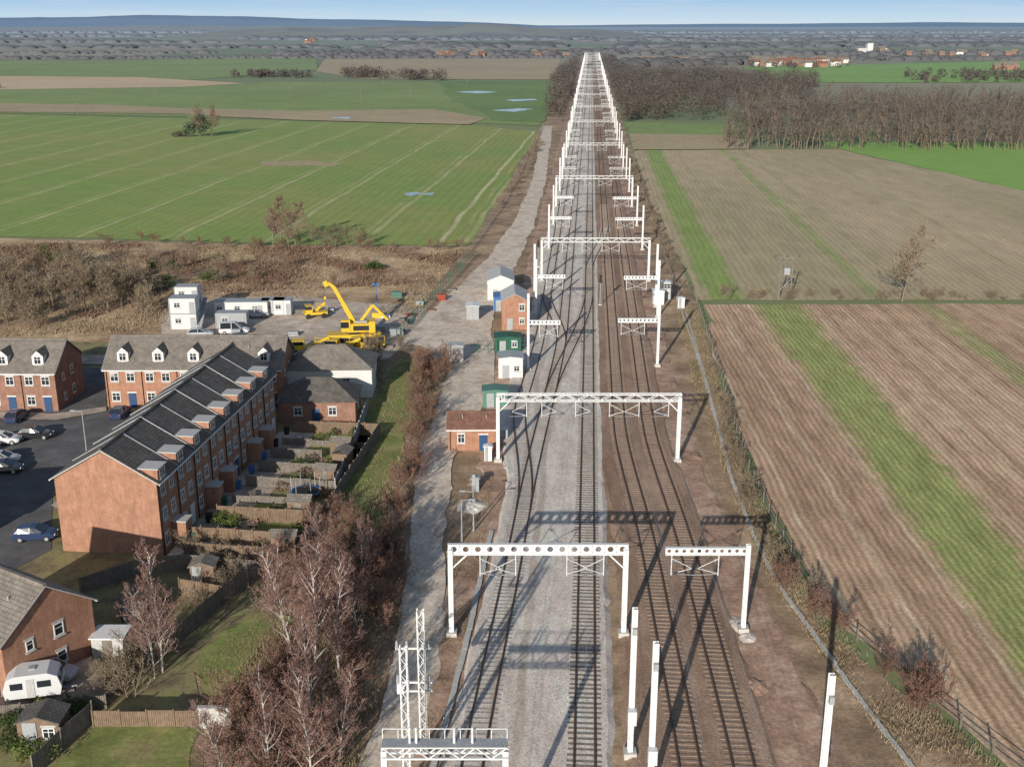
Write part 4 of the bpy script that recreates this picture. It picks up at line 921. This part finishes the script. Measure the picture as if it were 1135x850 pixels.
X,Y=scatter(P,1700); cloud_obj('woodland_understorey',np.stack([X,Y,RNG.uniform(1,12,1700)],1),np.tile([[5,5,3.]],(1700,1)),60,.28,'far_tree')
def belt(name,P,n,h,mat,ntri=60,size=.8,world=False):
    X,Y=scatter(P if world else gp(P),n); hh=h*RNG.uniform(.6,1.15,n)
    C=np.stack([X,Y,hh*.5],1); R=np.stack([hh*.42,hh*.42,hh*.5],1); return cloud_obj(name,C,R,ntri,size*np.ones(n),mat)
def canopy(name,P,n,h,mat='far_blob',wide=1.0):
    X,Y=scatter(gp(P),n); nn=8
    hh=h*RNG.uniform(.5,1.1,n); r=h*.8*wide*RNG.uniform(.6,1.3,n)
    a=np.linspace(0,2*np.pi,nn,endpoint=False); rings=[]
    for fr,fz in ((1.15,0.0),(1.0,.45),(.62,.85),(.08,1.0)):
        j=RNG.uniform(.8,1.2,(n,nn)); rings.append(np.stack([X[:,None]+1.8*np.cos(a)*r[:,None]*fr*j,Y[:,None]+np.sin(a)*r[:,None]*fr*j,np.repeat((hh*fz)[:,None],nn,1)*RNG.uniform(.92,1.08,(n,nn))],2))
    V=np.stack(rings,1).reshape(n,-1,3); base=(np.arange(n)*4*nn)[:,None]
    F_=[]
    for k in range(3):
        for i in range(nn): F_.append(base+np.array([[k*nn+i,k*nn+(i+1)%nn,(k+1)*nn+(i+1)%nn,(k+1)*nn+i]]))
    return np_mesh(name,V.reshape(-1,3),np.concatenate(F_,0),[mat],smooth=True)
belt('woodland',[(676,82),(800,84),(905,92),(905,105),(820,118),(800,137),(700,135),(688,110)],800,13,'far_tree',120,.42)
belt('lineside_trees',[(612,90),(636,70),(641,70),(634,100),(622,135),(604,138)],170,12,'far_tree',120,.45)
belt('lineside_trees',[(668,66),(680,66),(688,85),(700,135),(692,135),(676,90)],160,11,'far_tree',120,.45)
belt('hedgerow',[(258,84),(345,84),(345,87),(258,87)],40,8,'far_tree',110,.6)
belt('hedgerow',[(380,84),(495,88),(495,91),(380,87)],60,11,'far_tree',110,.6)
belt('hedgerow',[(1000,84),(1300,82),(1300,90),(1020,93)],110,9,'far_tree',90,.7)
belt('hedgerow',[(-700,97),(0,97),(0,99),(-700,99)],60,5,'far_green',90,.6)
for P,n,h in (([(-600,67),(640,64),(640,64.8),(-600,67.8)],420,5),([(-600,61),(250,59),(250,59.6),(-600,61.6)],260,6),([(300,60),(640,59),(640,63),(330,64)],320,8),([(630,58),(690,58),(690,61),(630,61)],60,9),
    ([(-900,54),(330,53),(420,54),(-900,55)],420,8),([(420,50),(620,50),(620,53),(500,54)],260,10),([(-900,47),(100,47),(300,48),(-900,48)],520,10),([(250,43),(650,43),(650,45),(300,45)],500,11),
    ([(-900,41),(1900,41),(1900,41.6),(-900,41.6)],1500,11),([(660,72),(830,69),(830,72),(660,76)],170,9),([(930,66),(1900,63),(1900,64),(930,68)],380,7),([(700,60),(1900,58),(1900,59.3),(700,62)],520,8),
    ([(690,51),(1200,50),(1200,52),(690,54)],420,10),([(1200,53),(1900,52),(1900,53),(1200,54)],260,9),([(650,45),(1900,44),(1900,45),(650,46)],760,11),([(-900,36.5),(1900,36.5),(1900,37.2),(-900,37.2)],2300,13)):
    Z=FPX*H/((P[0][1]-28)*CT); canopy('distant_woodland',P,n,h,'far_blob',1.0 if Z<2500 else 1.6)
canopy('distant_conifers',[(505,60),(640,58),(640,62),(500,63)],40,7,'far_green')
def ridge(name,yc,x0,x1,hh,depth,mat,seed,n=120):
    r=np.random.default_rng(seed); ph=r.uniform(0,6,6); v=[];f=[]
    for i in range(n+1):
        t=i/n; x=x0+(x1-x0)*t; e_=math.sin(math.pi*t)**0.5
        z=hh*e_*(0.72+0.12*math.sin(2*t*6+ph[0])+0.06*math.sin(5*t*6+ph[1])+0.025*math.sin(13*t*6+ph[2])+0.01*math.sin(43*t*6+ph[3]))
        v+=[(x,yc-depth,-2),(x,yc-depth*.4,z*.6),(x,yc,z),(x,yc+depth,-2)]
        if i:
            for k in range(3): a=(i-1)*4+k; f.append((a,a+4,a+5,a+1))
    g=MB(); g.add(v,f,mat); g.build(name,smooth=True)
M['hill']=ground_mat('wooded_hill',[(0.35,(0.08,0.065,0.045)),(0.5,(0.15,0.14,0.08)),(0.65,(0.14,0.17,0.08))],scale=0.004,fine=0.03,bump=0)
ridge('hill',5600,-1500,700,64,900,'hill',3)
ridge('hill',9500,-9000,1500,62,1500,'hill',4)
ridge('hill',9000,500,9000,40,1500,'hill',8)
m,N,L,b=newmat('haze_blue_hill',1,0); L.new(ramp(N,L,noise(N,L,N.new('ShaderNodeNewGeometry').outputs['Position'],.0004,4),[(.35,(.20,.30,.43)),(.65,(.23,.33,.46))]),b.inputs['Base Color']); M['hill_hazeblue']=m  # blue of the distant haze painted straight in as hill base colour
ridge('distant_hills',26000,-30000,1000,330,3000,'hill_hazeblue',5)
ridge('distant_hills',30000,-2000,30000,130,3000,'hill_hazeblue',6)
vg=MB()
for (u0,u1,v0,v1,n) in ((835,935,69,75,46),(700,790,69,73,26),(480,560,60,65,14),(590,640,60,64,8),(330,350,45,49,6),(1000,1135,60,66,14),(960,990,56,62,5),(1100,1135,75,78,5)):
    for i in range(n):
        x,y=G(random.uniform(u0,u1),random.uniform(v0,v1)); w=random.uniform(8,16); d=8; hz=random.uniform(4.5,6); rt=random.choice(['redtile','slate','slate']); wl=random.choice(['render','brick2','brick2','brick2'])
        vg.box((x,y,hz/2),(w,d,hz),wl); vg.add([(x-w/2-.3,y-d/2-.3,hz),(x+w/2+.3,y-d/2-.3,hz),(x+w/2+.3,y,hz+3),(x-w/2-.3,y,hz+3),(x-w/2-.3,y+d/2+.3,hz),(x+w/2+.3,y+d/2+.3,hz)],[(0,1,2,3),(3,2,5,4),(0,3,4),(1,5,2)],rt)
vg.build('distant_village')
belt('village_trees',[(830,68),(940,68),(940,76),(830,76)],110,8,'far_tree',60,.6)
x,y=G(963,60); g=MB(); g.box((x,y,9),(10,12,18),'render'); g.box((x,y,18.4),(11,13,.8),'lead'); g.box((x-14,y,5),(16,14,10),'lead'); g.build('distant_tower')
# grasses
blades('dry_lineside_grass',gp([(770,340),(800,430),(830,530),(870,600),(930,700),(1110,850),(1000,850),(905,720),(850,640),(815,560),(770,430),(750,345)]),20000,.1,.5,.05,'drygrass',cs=3,keep=-.1)
blades('dry_scrub_grass',gp([(-100,268),(515,277),(455,352),(320,330),(190,330),(180,368),(60,372),(-100,380)]),26000,.2,.7,.10,'reed',cs=7,keep=.1)
blades('bramble_scrub',gp([(-100,268),(515,277),(480,315),(320,322),(160,330),(60,372),(-100,380)]),26000,.2,.9,.13,'bramble',cs=5,keep=.25)
blades('dry_verge_grass',gp([(470,400),(500,400),(462,520),(450,600),(445,700),(400,860),(230,900),(230,790),(300,700),(380,600),(440,520)]),30000,.2,.7,.05,'drygrass',cs=2.5,keep=-.1)
blades('dry_verge_grass',gp([(398,470),(440,400),(470,395),(446,500),(425,590),(372,560)]),6000,.1,.4,.05,'drygrass',cs=2.5,keep=.2)
blades('dry_verge_grass',gp([(215,745),(285,680),(330,690),(300,760),(225,790)]),3000,.1,.3,.04,'drygrass',cs=1.5,keep=.2)
blades('dry_verge_grass',gp([(520,600),(548,520),(540,600),(515,700),(485,800),(470,860),(460,860),(490,720),(500,620)]),5000,.1,.3,.05,'drygrass',cs=2,keep=.1)
# ------------------------------------------------------------------ light, sky, camera
sv=Vector((-7.5,-24.1,8.0)).normalized()
sl=bpy.data.lights.new('sun','SUN'); sl.energy=5.0; sl.angle=math.radians(0.5); sl.color=(1,0.94,0.84)
so=link(bpy.data.objects.new('sun',sl)); so.rotation_euler=(-sv).to_track_quat('-Z','Y').to_euler()
w=bpy.data.worlds.new('World'); S.world=w; w.use_nodes=True; N=w.node_tree.nodes; L=w.node_tree.links
bg=N['Background']; sk=N.new('ShaderNodeTexSky'); sk.sky_type='NISHITA'; sk.sun_disc=False
sk.sun_elevation=math.asin(sv.z); sk.sun_rotation=math.atan2(sv.x,sv.y)%(2*math.pi); sk.air_density=1.0; sk.dust_density=0.6; sk.ozone_density=2.0
tc=N.new('ShaderNodeTexCoord')
sp=N.new('ShaderNodeSeparateXYZ'); L.new(tc.outputs['Generated'],sp.inputs[0])
hz=N.new('ShaderNodeMapRange'); hz.inputs[1].default_value=0.03; hz.inputs[2].default_value=0.12; hz.inputs[3].default_value=0.94; hz.inputs[4].default_value=0.0; L.new(sp.outputs[2],hz.inputs[0])
veil=ramp(N,L,sp.outputs[2],[(0.0,(0.70,0.83,0.92)),(0.008,(0.56,0.75,0.92)),(0.024,(0.34,0.58,0.88)),(0.2,(0.26,0.46,0.76))])
vs_=N.new('ShaderNodeVectorMath'); vs_.operation='SCALE'; vs_.inputs['Scale'].default_value=9.8; L.new(veil,vs_.inputs[0])
c=mix(N,L,hz.outputs[0],sk.outputs[0],vs_.outputs[0])
cl=noise(N,L,mapping(N,L,tc.outputs['Generated'],0,(3,3,60)),2.0,5,0.65)
cf=N.new('ShaderNodeMapRange'); cf.inputs[1].default_value=.5; cf.inputs[2].default_value=.75; cf.inputs[4].default_value=.4; L.new(cl,cf.inputs[0])
L.new(mix(N,L,cf.outputs[0],c,(7.6,7.8,8.0)),bg.inputs['Color']); bg.inputs['Strength'].default_value=0.095
cd=bpy.data.cameras.new('camera'); cd.sensor_width=36; cd.lens=FPX/1135*36; cd.clip_end=200000; cd.clip_start=1
co=link(bpy.data.objects.new('camera',cd)); co.location=(0,0,H); co.rotation_euler=(math.pi/2-TH,0,0); S.camera=co
S.view_settings.view_transform='Standard'; S.view_settings.look='None'; S.view_settings.exposure=0
